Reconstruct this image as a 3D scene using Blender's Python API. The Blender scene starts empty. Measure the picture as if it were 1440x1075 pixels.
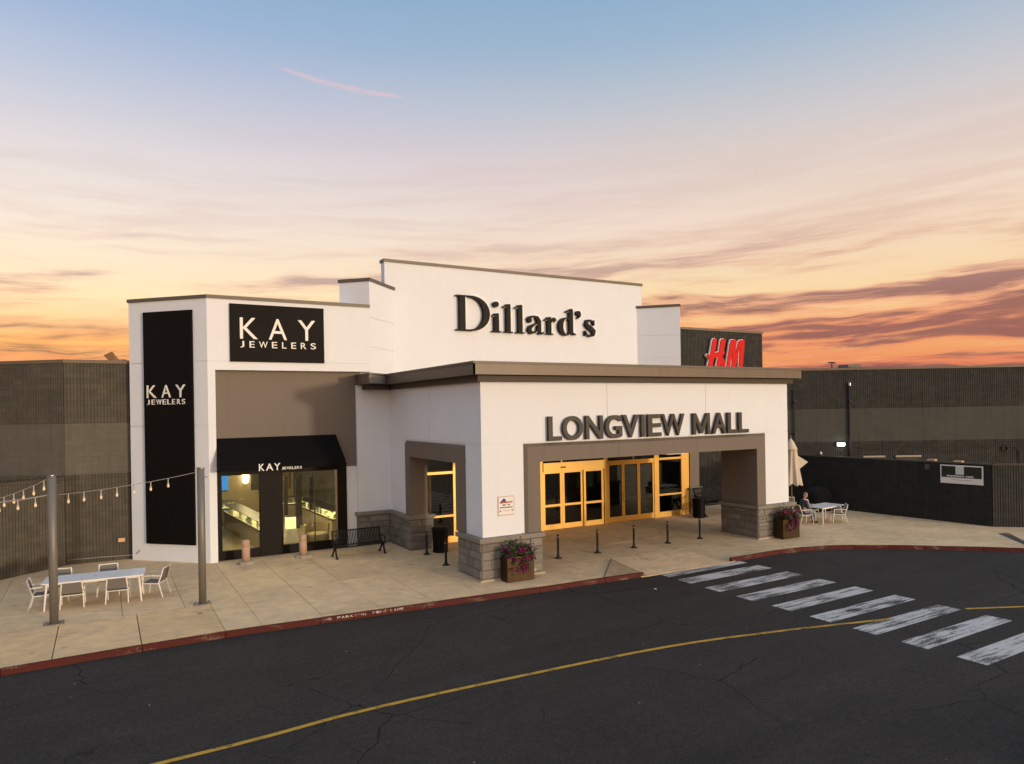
import bpy, bmesh, math, random
from mathutils import Vector, Matrix
random.seed(7)
S = bpy.context.scene
COL = S.collection
R = math.radians

# ------------------------------------------------------------------ camera
cam_d = bpy.data.cameras.new('camera')
cam = bpy.data.objects.new('camera', cam_d); COL.objects.link(cam)
cam_d.sensor_width = 36.0
cam_d.lens = 991.87 / 1440 * 36.0
cam_d.shift_y = 39.65 / 1440
cam_d.clip_end = 6000
_y, _r = R(30.144), R(-0.9466)
r_ = Vector((math.cos(_y), -math.sin(_y), 0)); f_ = Vector((math.sin(_y), math.cos(_y), 0)); u_ = Vector((0, 0, 1))
rr = r_*math.cos(_r) + u_*math.sin(_r); uu = u_*math.cos(_r) - r_*math.sin(_r)
cam.matrix_world = Matrix(((rr.x, uu.x, -f_.x, -9.84), (rr.y, uu.y, -f_.y, -18.96), (rr.z, uu.z, -f_.z, 5.2), (0, 0, 0, 1)))
S.camera = cam

# ------------------------------------------------------------------ light
SUN_AZ = (0.365, -0.931)                    # towards the sun, front right of the building
SUN_EL = R(4.0)
sun_d = bpy.data.lights.new('sun', 'SUN'); sun_d.energy = .86; sun_d.angle = R(2.4); sun_d.color = (1.0, 0.84, 0.68)
sun = bpy.data.objects.new('sun', sun_d); COL.objects.link(sun)
to_sun = Vector((SUN_AZ[0]*math.cos(SUN_EL), SUN_AZ[1]*math.cos(SUN_EL), math.sin(SUN_EL)))
sun.rotation_euler = to_sun.to_track_quat('Z', 'Y').to_euler()
sun.location = (10, -40, 20)
S.view_settings.view_transform = 'Standard'; S.view_settings.look = 'None'
S.view_settings.exposure = 0.66; S.view_settings.gamma = 1.0
S.view_settings.use_curve_mapping = False

def lin(r, g, b):
    f = lambda c: (c/255/12.92) if c/255 <= .04045 else ((c/255+.055)/1.055)**2.4
    return (f(r), f(g), f(b), 1)

# ------------------------------------------------------------------ world: dusk sky
W = bpy.data.worlds.new('World'); S.world = W; W.use_nodes = True
nt = W.node_tree; nt.nodes.clear()
class NT:
    def __init__(s, nt): s.nt = nt
    def n(s, t, **k):
        n = s.nt.nodes.new(t)
        for a, v in k.items(): setattr(n, a, v)
        return n
    def l(s, a, b): s.nt.links.new(a, b)
    def _in(s, sock, v):
        if hasattr(v, 'is_linked') or isinstance(v, bpy.types.NodeSocket): s.l(v, sock)
        else: sock.default_value = v
    def m(s, op, a, b=0.0, c=0.0, clamp=False):
        n = s.n('ShaderNodeMath', operation=op, use_clamp=clamp)
        s._in(n.inputs[0], a); s._in(n.inputs[1], b); s._in(n.inputs[2], c)
        return n.outputs[0]
    def mix(s, f, a, b, t='MIX'):
        n = s.n('ShaderNodeMix', data_type='RGBA', blend_type=t)
        s._in(n.inputs[0], f); s._in(n.inputs[6], a); s._in(n.inputs[7], b)
        return n.outputs[2]
    def ss(s, x, a, b):
        n = s.n('ShaderNodeMapRange', interpolation_type='SMOOTHSTEP')
        s._in(n.inputs[0], x); n.inputs[1].default_value = a; n.inputs[2].default_value = b
        return n.outputs[0]
    def noise(s, vec, scale, detail=4, rough=.55, dist=0.0):
        n = s.n('ShaderNodeTexNoise'); s.l(vec, n.inputs['Vector'])
        n.inputs['Scale'].default_value = scale; n.inputs['Detail'].default_value = detail
        n.inputs['Roughness'].default_value = rough; n.inputs['Distortion'].default_value = dist
        return n.outputs[0]
    def ramp(s, f, stops):
        n = s.n('ShaderNodeValToRGB'); s.l(f, n.inputs[0]); e = n.color_ramp.elements
        while len(e) < len(stops): e.new(.5)
        for i, (p, c) in enumerate(stops): e[i].position = p; e[i].color = c
        return n.outputs[0]
    def xyz(s, x, y, z):
        n = s.n('ShaderNodeCombineXYZ'); s._in(n.inputs[0], x); s._in(n.inputs[1], y); s._in(n.inputs[2], z); return n.outputs[0]

CLOUD_SEED = 57.7
def build_world():
    T = NT(nt)
    tc = T.n('ShaderNodeTexCoord'); sp = T.n('ShaderNodeSeparateXYZ'); T.l(tc.outputs['Generated'], sp.inputs[0])
    X, Y, Z = sp.outputs
    az = T.m('ARCTAN2', X, Y)                       # azimuth from +Y towards +X
    el = T.m('ARCSINE', Z)
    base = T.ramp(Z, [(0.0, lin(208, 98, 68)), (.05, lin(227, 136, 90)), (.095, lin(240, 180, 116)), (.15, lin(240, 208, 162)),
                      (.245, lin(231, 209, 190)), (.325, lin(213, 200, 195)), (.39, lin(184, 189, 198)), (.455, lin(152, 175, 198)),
                      (.53, lin(128, 164, 195)), (.75, lin(162, 178, 198)), (1.0, lin(184, 188, 198))])  # unseen overhead stops lifted to add fill light on ground and walls
    # long stretched cloud streaks low in the sky
    wob = T.noise(T.xyz(T.m('MULTIPLY', az, 4.0), T.m('MULTIPLY', el, 7.0), 3.0), 1.0, 3)
    tilt = T.m('MULTIPLY', az, 0.9)
    v2 = T.xyz(T.m('MULTIPLY', az, 2.2), T.m('ADD', T.m('SUBTRACT', T.m('MULTIPLY', el, 24.0), tilt), T.m('MULTIPLY', wob, 1.0)), CLOUD_SEED)
    n1 = T.noise(v2, 1.25, 9, .58, .35)
    n2 = T.noise(T.xyz(T.m('MULTIPLY', az, 5.0), T.m('ADD', T.m('MULTIPLY', el, 60.0), T.m('MULTIPLY', wob, 1.6)), CLOUD_SEED + 7.5), 1.2, 8, .62, .5)
    low = T.m('SUBTRACT', 1.0, T.ss(el, .14, .26))
    low2 = T.m('SUBTRACT', 1.0, T.ss(el, .26, .46))
    lowest = T.m('SUBTRACT', 1.0, T.ss(el, .04, .19))
    dens = T.m('ADD', T.m('ADD', T.m('MULTIPLY', n1, .68), T.m('MULTIPLY', n2, .32)), T.m('ADD', T.m('MULTIPLY', lowest, .05), T.m('MULTIPLY', T.m('SINE', T.m('ADD', T.m('MULTIPLY', az, 2.3), -.95)), .028)))
    veil = T.m('MULTIPLY', T.ss(dens, .42, .62), T.m('MULTIPLY', low2, .75))
    c1 = T.m('MULTIPLY', T.ss(dens, .475, .57), low)
    core = T.m('MULTIPLY', T.ss(dens, .535, .615), low)
    tint = T.ramp(Z, [(0.0, lin(218, 116, 88)), (.10, lin(228, 142, 102)), (.17, lin(222, 172, 144)), (.30, lin(208, 186, 176)), (.5, lin(182, 188, 196))])
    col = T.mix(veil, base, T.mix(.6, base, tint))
    col = T.mix(T.m('MULTIPLY', c1, .80), col, tint)
    glow = T.m('MULTIPLY', T.ss(n2, .48, .62), T.m('SUBTRACT', 1.0, T.ss(el, .05, .18)))
    col = T.mix(T.m('MULTIPLY', glow, .42), col, lin(241, 186, 124))
    dark = T.ramp(Z, [(0.0, lin(120, 74, 78)), (.12, lin(134, 92, 90)), (.2, lin(160, 130, 128)), (.35, lin(180, 168, 172))])
    col = T.mix(T.m('MULTIPLY', core, .84), col, dark)
    # one thin pink trail of cloud high in the sky
    t = T.m('DIVIDE', T.m('SUBTRACT', az, .192), .205)
    line = T.m('SUBTRACT', .4425, T.m('MULTIPLY', t, .0275))
    line = T.m('ADD', line, T.m('MULTIPLY', T.m('SINE', T.m('MULTIPLY', t, 3.14)), -.0052))
    wid = T.m('ADD', .0012, T.m('MULTIPLY', T.m('MULTIPLY', t, T.m('SUBTRACT', 1.0, t)), .0075))
    d = T.m('DIVIDE', T.m('SUBTRACT', el, line), wid)
    g = T.m('MULTIPLY', T.m('EXPONENT', T.m('MULTIPLY', T.m('MULTIPLY', d, d), -1.0)), T.m('MULTIPLY', T.ss(t, 0.0, .25), T.m('SUBTRACT', 1.0, T.ss(t, .8, 1.0))))
    fine = T.noise(T.xyz(T.m('MULTIPLY', az, 30.0), T.m('MULTIPLY', el, 260.0), 0.0), 1.0, 3)
    col = T.mix(T.m('MULTIPLY', g, T.m('MULTIPLY', fine, .95)), col, lin(226, 188, 188))
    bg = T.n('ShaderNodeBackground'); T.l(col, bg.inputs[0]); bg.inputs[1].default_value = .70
    # glow of the low sun behind the camera: the part of a physical sky that rises above its even blue
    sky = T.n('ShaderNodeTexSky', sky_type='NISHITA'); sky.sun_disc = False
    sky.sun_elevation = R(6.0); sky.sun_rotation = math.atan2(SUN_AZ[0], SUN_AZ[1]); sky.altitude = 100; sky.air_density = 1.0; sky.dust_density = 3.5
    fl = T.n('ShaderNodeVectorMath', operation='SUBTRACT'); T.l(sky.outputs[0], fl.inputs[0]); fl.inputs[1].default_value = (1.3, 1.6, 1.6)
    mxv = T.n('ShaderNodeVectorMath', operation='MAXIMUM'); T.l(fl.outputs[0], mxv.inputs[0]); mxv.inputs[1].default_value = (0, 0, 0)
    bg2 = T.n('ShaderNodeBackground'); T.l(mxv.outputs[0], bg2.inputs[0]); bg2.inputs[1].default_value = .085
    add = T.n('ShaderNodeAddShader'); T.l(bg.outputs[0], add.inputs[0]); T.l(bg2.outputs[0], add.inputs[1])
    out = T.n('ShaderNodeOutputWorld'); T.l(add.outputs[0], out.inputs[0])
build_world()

# ------------------------------------------------------------------ materials
MATS = {}
def M(name, col, rough=.6, metal=0.0, var=.10, scale=3.0, bump=0.0, bscale=60.0, rand=0.0, spec=.4, emit=0.0, fine=.0, streak=0.0):
    m = bpy.data.materials.new(name); m.use_nodes = True; MATS[name] = m
    T = NT(m.node_tree); b = m.node_tree.nodes['Principled BSDF']
    tc = T.n('ShaderNodeTexCoord'); P = tc.outputs['Object']
    c = (col[0], col[1], col[2], 1)
    n = T.noise(P, scale, 5, .6)
    k = T.m('ADD', 1.0 - var, T.m('MULTIPLY', n, 2*var))
    if fine:
        k = T.m('MULTIPLY', k, T.m('ADD', 1.0 - fine, T.m('MULTIPLY', T.noise(P, bscale, 2, .5), 2*fine)))
    if streak:
        mp = T.n('ShaderNodeMapping'); T.l(P, mp.inputs[0]); mp.inputs['Scale'].default_value = (3.0, 3.0, .22)
        s_ = T.ss(T.noise(mp.outputs[0], 1.6, 6, .65), .48, .72)
        k = T.m('MULTIPLY', k, T.m('SUBTRACT', 1.0, T.m('MULTIPLY', s_, streak)))
    if rand:
        oi = T.n('ShaderNodeObjectInfo')
        k = T.m('MULTIPLY', k, T.m('ADD', 1.0 - rand, T.m('MULTIPLY', oi.outputs['Random'], 2*rand)))
    vm = T.n('ShaderNodeVectorMath', operation='SCALE'); vm.inputs[0].default_value = c[:3]; T.l(k, vm.inputs['Scale'])
    T.l(vm.outputs[0], b.inputs['Base Color'])
    b.inputs['Metallic'].default_value = metal
    b.inputs['Specular IOR Level'].default_value = spec
    rn = T.m('ADD', rough - .06, T.m('MULTIPLY', n, .12)); T.l(rn, b.inputs['Roughness'])
    if bump:
        bn = T.n('ShaderNodeBump'); bn.inputs['Strength'].default_value = bump; bn.inputs['Distance'].default_value = .01
        T.l(T.noise(P, bscale, 4, .6), bn.inputs['Height']); T.l(bn.outputs[0], b.inputs['Normal'])
    if emit:
        b.inputs['Emission Color'].default_value = c; b.inputs['Emission Strength'].default_value = emit
    return m

def block_mat(name, col, con=1.0):
    """ribbed / smooth concrete block: per-block tone and recessed mortar courses, from UV in metres"""
    m = bpy.data.materials.new(name); m.use_nodes = True; MATS[name] = m
    T = NT(m.node_tree); b = m.node_tree.nodes['Principled BSDF']
    tc = T.n('ShaderNodeTexCoord'); UV = tc.outputs['UV']
    br = T.n('ShaderNodeTexBrick'); T.l(UV, br.inputs['Vector'])
    br.inputs['Scale'].default_value = 1.0; br.inputs['Mortar Size'].default_value = .006
    br.inputs['Brick Width'].default_value = .4; br.inputs['Row Height'].default_value = .2
    br.inputs['Color1'].default_value = (1-.14*con, 1-.14*con, 1-.14*con, 1); br.inputs['Color2'].default_value = (1+.12*con, 1+.11*con, 1+.09*con, 1)
    br.inputs['Mortar'].default_value = (1-.28*con, 1-.28*con, 1-.27*con, 1); br.inputs['Bias'].default_value = -.1
    n = T.noise(UV, .45, 5, .6); n2 = T.noise(UV, 26.0, 3, .6)
    mp = T.n('ShaderNodeMapping'); T.l(UV, mp.inputs[0]); mp.inputs['Scale'].default_value = (2.6, .16, 1)
    st = T.ss(T.noise(mp.outputs[0], 1.5, 6, .65), .45, .75)
    k = T.m('MULTIPLY', T.m('ADD', .78, T.m('MULTIPLY', n, .44)), T.m('ADD', .84, T.m('MULTIPLY', n2, .32)))
    k = T.m('MULTIPLY', k, T.m('SUBTRACT', 1.0, T.m('MULTIPLY', st, .22)))
    vm = T.n('ShaderNodeVectorMath', operation='SCALE'); T.l(br.outputs['Color'], vm.inputs[0]); T.l(k, vm.inputs['Scale'])
    c = T.mix(1.0, vm.outputs[0], (col[0], col[1], col[2], 1), 'MULTIPLY'); T.l(c, b.inputs['Base Color'])
    b.inputs['Roughness'].default_value = .88; b.inputs['Specular IOR Level'].default_value = .2
    bn = T.n('ShaderNodeBump'); bn.inputs['Strength'].default_value = .5; bn.inputs['Distance'].default_value = .012
    h = T.m('ADD', T.m('MULTIPLY', br.outputs['Fac'], -1.0), T.m('MULTIPLY', n2, .5)); T.l(h, bn.inputs['Height']); T.l(bn.outputs[0], b.inputs['Normal'])
    return m

def asphalt_mat():
    m = bpy.data.materials.new('asphalt'); m.use_nodes = True; MATS['asphalt'] = m
    T = NT(m.node_tree); b = m.node_tree.nodes['Principled BSDF']
    P = T.n('ShaderNodeTexCoord').outputs['Object']
    big = T.noise(P, .22, 5, .6); mid = T.noise(P, 1.7, 5, .6); fine = T.noise(P, 95.0, 2, .6); grit = T.noise(P, 38.0, 3, .7)
    mp = T.n('ShaderNodeMapping'); T.l(P, mp.inputs[0]); mp.inputs['Scale'].default_value = (.12, 1.3, 1)
    wear = T.noise(mp.outputs[0], 1.0, 4, .6)
    k = T.m('ADD', .60, T.m('MULTIPLY', big, .50)); k = T.m('MULTIPLY', k, T.m('ADD', .74, T.m('MULTIPLY', mid, .52)))
    k = T.m('MULTIPLY', k, T.m('ADD', .68, T.m('MULTIPLY', wear, .64))); k = T.m('MULTIPLY', k, T.m('ADD', .62, T.m('MULTIPLY', T.noise(P, 7.0, 4, .7), .76)))
    oil = T.ss(T.noise(P, .55, 3, .5, .8), .66, .74); k = T.m('MULTIPLY', k, T.m('SUBTRACT', 1.0, T.m('MULTIPLY', oil, .22)))
    k = T.m('MULTIPLY', k, T.m('ADD', .30, T.m('MULTIPLY', fine, 1.4))); k = T.m('MULTIPLY', k, T.m('ADD', .40, T.m('MULTIPLY', T.noise(P, 17.0, 4, .75), 1.2)))
    k = T.m('MULTIPLY', k, T.m('ADD', .35, T.m('MULTIPLY', T.noise(P, 27.0, 2, .5), 1.3)))
    spk = T.ss(grit, .69, .75); k = T.m('ADD', k, T.m('MULTIPLY', spk, 1.6))
    spk2 = T.ss(T.noise(P, 5.5, 2, .5), .775, .79); k = T.m('ADD', k, T.m('MULTIPLY', spk2, 5.0))
    # cracks: warped voronoi cell borders, broken up by a mask
    def warp(amount, sc):
        w = T.n('ShaderNodeTexNoise'); T.l(P, w.inputs['Vector']); w.inputs['Scale'].default_value = sc; w.inputs['Detail'].default_value = 5
        a = T.n('ShaderNodeVectorMath', operation='SCALE'); T.l(w.outputs['Color'], a.inputs[0]); a.inputs['Scale'].default_value = amount
        s = T.n('ShaderNodeVectorMath', operation='ADD'); T.l(P, s.inputs[0]); T.l(a.outputs[0], s.inputs[1]); return s.outputs[0]
    def crack(vec, sc, w, mask):
        v = T.n('ShaderNodeTexVoronoi', feature='DISTANCE_TO_EDGE'); T.l(vec, v.inputs['Vector']); v.inputs['Scale'].default_value = sc
        return T.m('MULTIPLY', T.m('SUBTRACT', 1.0, T.ss(v.outputs['Distance'], w*.25, w)), mask)
    m1 = T.ss(T.noise(P, .21, 2, .5), .42, .52); m2 = T.ss(T.noise(P, .37, 2, .5), .50, .58)
    c1 = crack(warp(.55, .9), .23, .0034, m1); c2 = crack(warp(.28, 1.6), .62, .0055, m2)
    cr = T.m('MAXIMUM', c1, T.m('MULTIPLY', c2, .50))
    k = T.m('MULTIPLY', k, T.m('SUBTRACT', 1.0, T.m('MULTIPLY', cr, .88)))
    vm = T.n('ShaderNodeVectorMath', operation='SCALE'); vm.inputs[0].default_value = (.0455, .0395, .0345); T.l(k, vm.inputs['Scale'])
    T.l(vm.outputs[0], b.inputs['Base Color'])
    T.l(T.m('ADD', .72, T.m('MULTIPLY', mid, .2)), b.inputs['Roughness']); b.inputs['Specular IOR Level'].default_value = .22
    bn = T.n('ShaderNodeBump'); bn.inputs['Strength'].default_value = .55; bn.inputs['Distance'].default_value = .008
    T.l(T.m('SUBTRACT', fine, T.m('MULTIPLY', cr, 1.5)), bn.inputs['Height']); T.l(bn.outputs[0], b.inputs['Normal'])

def concrete_mat(name, col):
    m = bpy.data.materials.new(name); m.use_nodes = True; MATS[name] = m
    T = NT(m.node_tree); b = m.node_tree.nodes['Principled BSDF']
    P = T.n('ShaderNodeTexCoord').outputs['Object']
    big = T.noise(P, .45, 6, .62, .4); mid = T.noise(P, 2.6, 6, .65); fine = T.noise(P, 60.0, 3, .6)
    mp = T.n('ShaderNodeMapping'); T.l(P, mp.inputs[0]); mp.inputs['Scale'].default_value = (.8, 1.5, 1); mp.inputs['Rotation'].default_value = (0, 0, .35)
    sm = T.noise(mp.outputs[0], 1.1, 6, .68, .6)
    oi = T.n('ShaderNodeObjectInfo')
    k = T.m('ADD', .66, T.m('MULTIPLY', big, .68)); k = T.m('MULTIPLY', k, T.m('ADD', .72, T.m('MULTIPLY', mid, .56)))
    k = T.m('MULTIPLY', k, T.m('SUBTRACT', 1.0, T.m('MULTIPLY', T.ss(sm, .52, .76), .24)))
    st = T.ss(T.noise(P, .85, 4, .6, 1.0), .62, .72); k = T.m('MULTIPLY', k, T.m('SUBTRACT', 1.0, T.m('MULTIPLY', st, .24)))
    sp = T.ss(T.noise(P, 7.0, 2, .5), .74, .78); k = T.m('MULTIPLY', k, T.m('SUBTRACT', 1.0, T.m('MULTIPLY', sp, .45)))
    k = T.m('MULTIPLY', k, T.m('ADD', .90, T.m('MULTIPLY', fine, .20)))
    k = T.m('MULTIPLY', k, T.m('ADD', .95, T.m('MULTIPLY', oi.outputs['Random'], .10)))
    c = T.mix(T.ss(mid, .35, .7), (col[0]*.98, col[1]*.98, col[2]*1.03, 1), (col[0]*1.02, col[1]*1.0, col[2]*.96, 1))
    vm = T.n('ShaderNodeVectorMath', operation='SCALE'); T.l(c, vm.inputs[0]); T.l(k, vm.inputs['Scale'])
    T.l(vm.outputs[0], b.inputs['Base Color'])
    T.l(T.m('ADD', .70, T.m('MULTIPLY', mid, .22)), b.inputs['Roughness']); b.inputs['Specular IOR Level'].default_value = .25
    bn = T.n('ShaderNodeBump'); bn.inputs['Strength'].default_value = .25; bn.inputs['Distance'].default_value = .006
    T.l(fine, bn.inputs['Height']); T.l(bn.outputs[0], b.inputs['Normal'])

def paint_mat(name, col, under, thr=.5, stretch=(1.2, 12, 1)):
    """worn road paint: brushed streaks where the asphalt or concrete below shows through"""
    m = bpy.data.materials.new(name); m.use_nodes = True; MATS[name] = m
    T = NT(m.node_tree); b = m.node_tree.nodes['Principled BSDF']
    P = T.n('ShaderNodeTexCoord').outputs['Object']
    mp = T.n('ShaderNodeMapping'); T.l(P, mp.inputs[0]); mp.inputs['Scale'].default_value = stretch
    a = T.noise(mp.outputs[0], 1.0, 5, .7); g = T.noise(P, 24.0, 4, .7); big = T.noise(P, .9, 3, .5)
    w = T.m('ADD', T.m('MULTIPLY', a, .5), T.m('ADD', T.m('MULTIPLY', g, .25), T.m('MULTIPLY', big, .25)))
    f = T.ss(w, thr-.05, thr+.07)
    k = T.m('ADD', .78, T.m('MULTIPLY', g, .44))
    vm = T.n('ShaderNodeVectorMath', operation='SCALE'); vm.inputs[0].default_value = col; T.l(k, vm.inputs['Scale'])
    T.l(T.mix(f, vm.outputs[0], (under[0], under[1], under[2], 1)), b.inputs['Base Color'])
    b.inputs['Roughness'].default_value = .7; b.inputs['Specular IOR Level'].default_value = .25

def glass_mat(name, tint=(.9, .93, .92), refl=.07):
    m = bpy.data.materials.new(name); m.use_nodes = True; MATS[name] = m
    T = NT(m.node_tree); m.node_tree.nodes.remove(m.node_tree.nodes['Principled BSDF'])
    out = [n for n in m.node_tree.nodes if n.type == 'OUTPUT_MATERIAL'][0]
    tr = T.n('ShaderNodeBsdfTransparent'); tr.inputs[0].default_value = (*tint, 1)
    gl = T.n('ShaderNodeBsdfGlossy'); gl.inputs['Roughness'].default_value = .03; gl.inputs[0].default_value = (.9, .92, .92, 1)
    fr = T.n('ShaderNodeFresnel'); fr.inputs[0].default_value = 1.5
    mx = T.n('ShaderNodeMixShader'); T.l(T.m('ADD', T.m('MULTIPLY', fr.outputs[0], .9), refl-.04), mx.inputs[0]); T.l(tr.outputs[0], mx.inputs[1]); T.l(gl.outputs[0], mx.inputs[2])
    T.l(mx.outputs[0], out.inputs[0])

asphalt_mat()
concrete_mat('concrete', (.74, .555, .33)); concrete_mat('concrete_strip', (.77, .55, .30)); concrete_mat('concrete_ramp', (.62, .48, .30))
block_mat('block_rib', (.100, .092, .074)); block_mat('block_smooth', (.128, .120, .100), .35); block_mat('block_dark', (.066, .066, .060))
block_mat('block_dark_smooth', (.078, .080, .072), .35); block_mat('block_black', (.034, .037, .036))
M('stucco', (.79, .84, .90), .85, var=.04, scale=.6, bump=.22, bscale=150, streak=.02, spec=.2)
M('stucco_taupe', (.195, .168, .140), .8, var=.06, scale=.8, bump=.22, bscale=140, streak=.06, spec=.2)
M('stucco_dark', (.105, .09, .075), .8, var=.08, scale=.8, bump=.2, bscale=140, streak=.12, spec=.25)
M('trim_brown', (.075, .060, .046), .6, var=.12, scale=1.2, spec=.3)
M('coping', (.13, .115, .10), .5, var=.12, scale=1.0, metal=.2)
M('fascia', (.155, .125, .095), .45, var=.12, scale=.7, streak=.12, metal=.15)
M('stone', (.205, .190, .168), .85, var=.42, scale=3.4, bump=.8, bscale=22, rand=.20, fine=.18, spec=.25)
M('stone_cap', (.235, .215, .185), .8, var=.2, scale=3.0, bump=.5, bscale=40, fine=.12)
M('mortar', (.16, .15, .135), .9, var=.15, scale=6, bump=.4, bscale=90)
M('base_strip', (.42, .36, .29), .8, var=.25, scale=5)
M('black_panel', (.0065, .0058, .0052), .55, var=.1, scale=1.0, spec=.10)
M('black_cloth', (.0055, .0055, .006), .8, var=.15, scale=1.5, bump=.15, bscale=240, spec=.1)
M('black_metal', (.007, .007, .0075), .5, var=.2, scale=8, spec=.18)
M('bollard_black', (.016, .015, .014), .5, var=.3, scale=9, spec=.3)
M('dark_frame', (.008, .0065, .0055), .5, var=.1, spec=.12)
M('letter_white', (.86, .85, .82), .5, var=.03)
M('letter_dark', (.034, .031, .028), .5, var=.15, scale=3)
M('letter_side', (.024, .022, .020), .5, var=.1)
M('letter_black', (.008, .0075, .007), .5, var=.1, spec=.12)
M('letter_red', (.58, .004, .006), .5, var=.05, emit=.06, spec=.2)
M('sunlit_champagne', (.78, .47, .11), .34, var=.06, scale=2.0, metal=.35, spec=.5)  # pale gold metal, with the low sun's yellow put into its base colour
M('steel', (.30, .29, .27), .35, var=.1, metal=.8)
M('pole_grey', (.20, .19, .175), .5, var=.14, scale=1.6, metal=.3, streak=.2)
M('white_metal', (.80, .78, .74), .4, var=.05, scale=4)
M('table_white', (.86, .87, .88), .32, var=.04, scale=2)
M('sling', (.16, .155, .15), .85, var=.12, scale=10, bump=.2, bscale=300)
M('pillar_pink', (.50, .34, .24), .8, var=.14, scale=4, bump=.2, bscale=60, streak=.15)
M('pillar_base', (.36, .32, .26), .85, var=.25, scale=5, bump=.3)
M('bronze', (.055, .032, .012), .38, var=.35, scale=4, metal=.6, streak=.3)
M('soil', (.03, .022, .016), .95, var=.3, scale=20)
M('leaf', (.040, .075, .022), .6, var=.4, scale=9, spec=.3)
M('petal', (.36, .022, .16), .6, var=.45, scale=12, spec=.2)
M('umbrella', (.66, .57, .45), .85, var=.08, scale=3, bump=.1, bscale=200)
M('wood', (.25, .14, .07), .6, var=.2, scale=9)
M('skin', (.46, .25, .17), .55, var=.06, scale=9)
M('hair', (.22, .15, .11), .8, var=.2, scale=30)
M('shirt', (.045, .052, .07), .9, var=.15, scale=9)
M('jeans', (.30, .36, .44), .9, var=.15, scale=9)
M('shoe', (.012, .012, .014), .6)
M('sign_white', (.78, .78, .78), .4, var=.04)
M('sign_blue', (.03, .05, .22), .5); M('sign_red', (.50, .10, .09), .5); M('sign_ink', (.07, .07, .09), .5); M('sign_border', (.48, .30, .28), .5)
M('banner_green', (.012, .022, .014), .4, var=.6, scale=7)
M('banner_pale', (.62, .68, .70), .4, var=.05)
M('bulb', (.90, .66, .42), .3, var=.02, emit=.10)
M('socket', (.50, .46, .40), .5)
M('wire', (.30, .28, .26), .6)
M('lamp_glow', (.90, 1.0, .92), .4, var=.0, emit=9.0)
M('warm_glow', (1.0, .80, .42), .4, var=.0, emit=6.0)
M('case_glow', (1.0, .86, .38), .4, var=.25, scale=16, emit=.85)
M('screen_blue', (.03, .22, .72), .4, var=.7, scale=9, emit=.55)
M('tan_box', (.62, .40, .22), .6)
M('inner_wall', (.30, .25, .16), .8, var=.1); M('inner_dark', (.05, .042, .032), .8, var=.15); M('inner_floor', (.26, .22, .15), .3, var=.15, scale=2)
M('case_body', (.34, .28, .20), .5, var=.08); M('case_dark', (.03, .025, .02), .4)
M('poster_teal', (.32, .52, .52), .5, var=.5, scale=3.5)
M('cover_black', (.008, .008, .008), .9, var=.2)
M('pipe_dark', (.035, .033, .030), .6, var=.2)
M('roof', (.20, .19, .18), .9, var=.2, scale=.6)
M('red_edge', (.30, .045, .035), .7, var=.2, scale=4, streak=.1)
paint_mat('crosswalk_paint', (.58, .58, .57), (.055, .05, .046), .515, (.9, 9, 1))
paint_mat('yellow_paint', (.56, .325, .045), (.06, .05, .04), .545, (3, 3, 1))
paint_mat('curb_red', (.080, .0125, .010), (.22, .15, .11), .575, (1.2, 2.0, 5))
paint_mat('curb_white', (.62, .58, .52), (.25, .05, .04), .50, (6, 6, 6))
glass_mat('glass', (.90, .90, .84), .05); glass_mat('glass_dark', (.48, .47, .43), .06); glass_mat('case_glass', (.95, .97, .95), .05)

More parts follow.
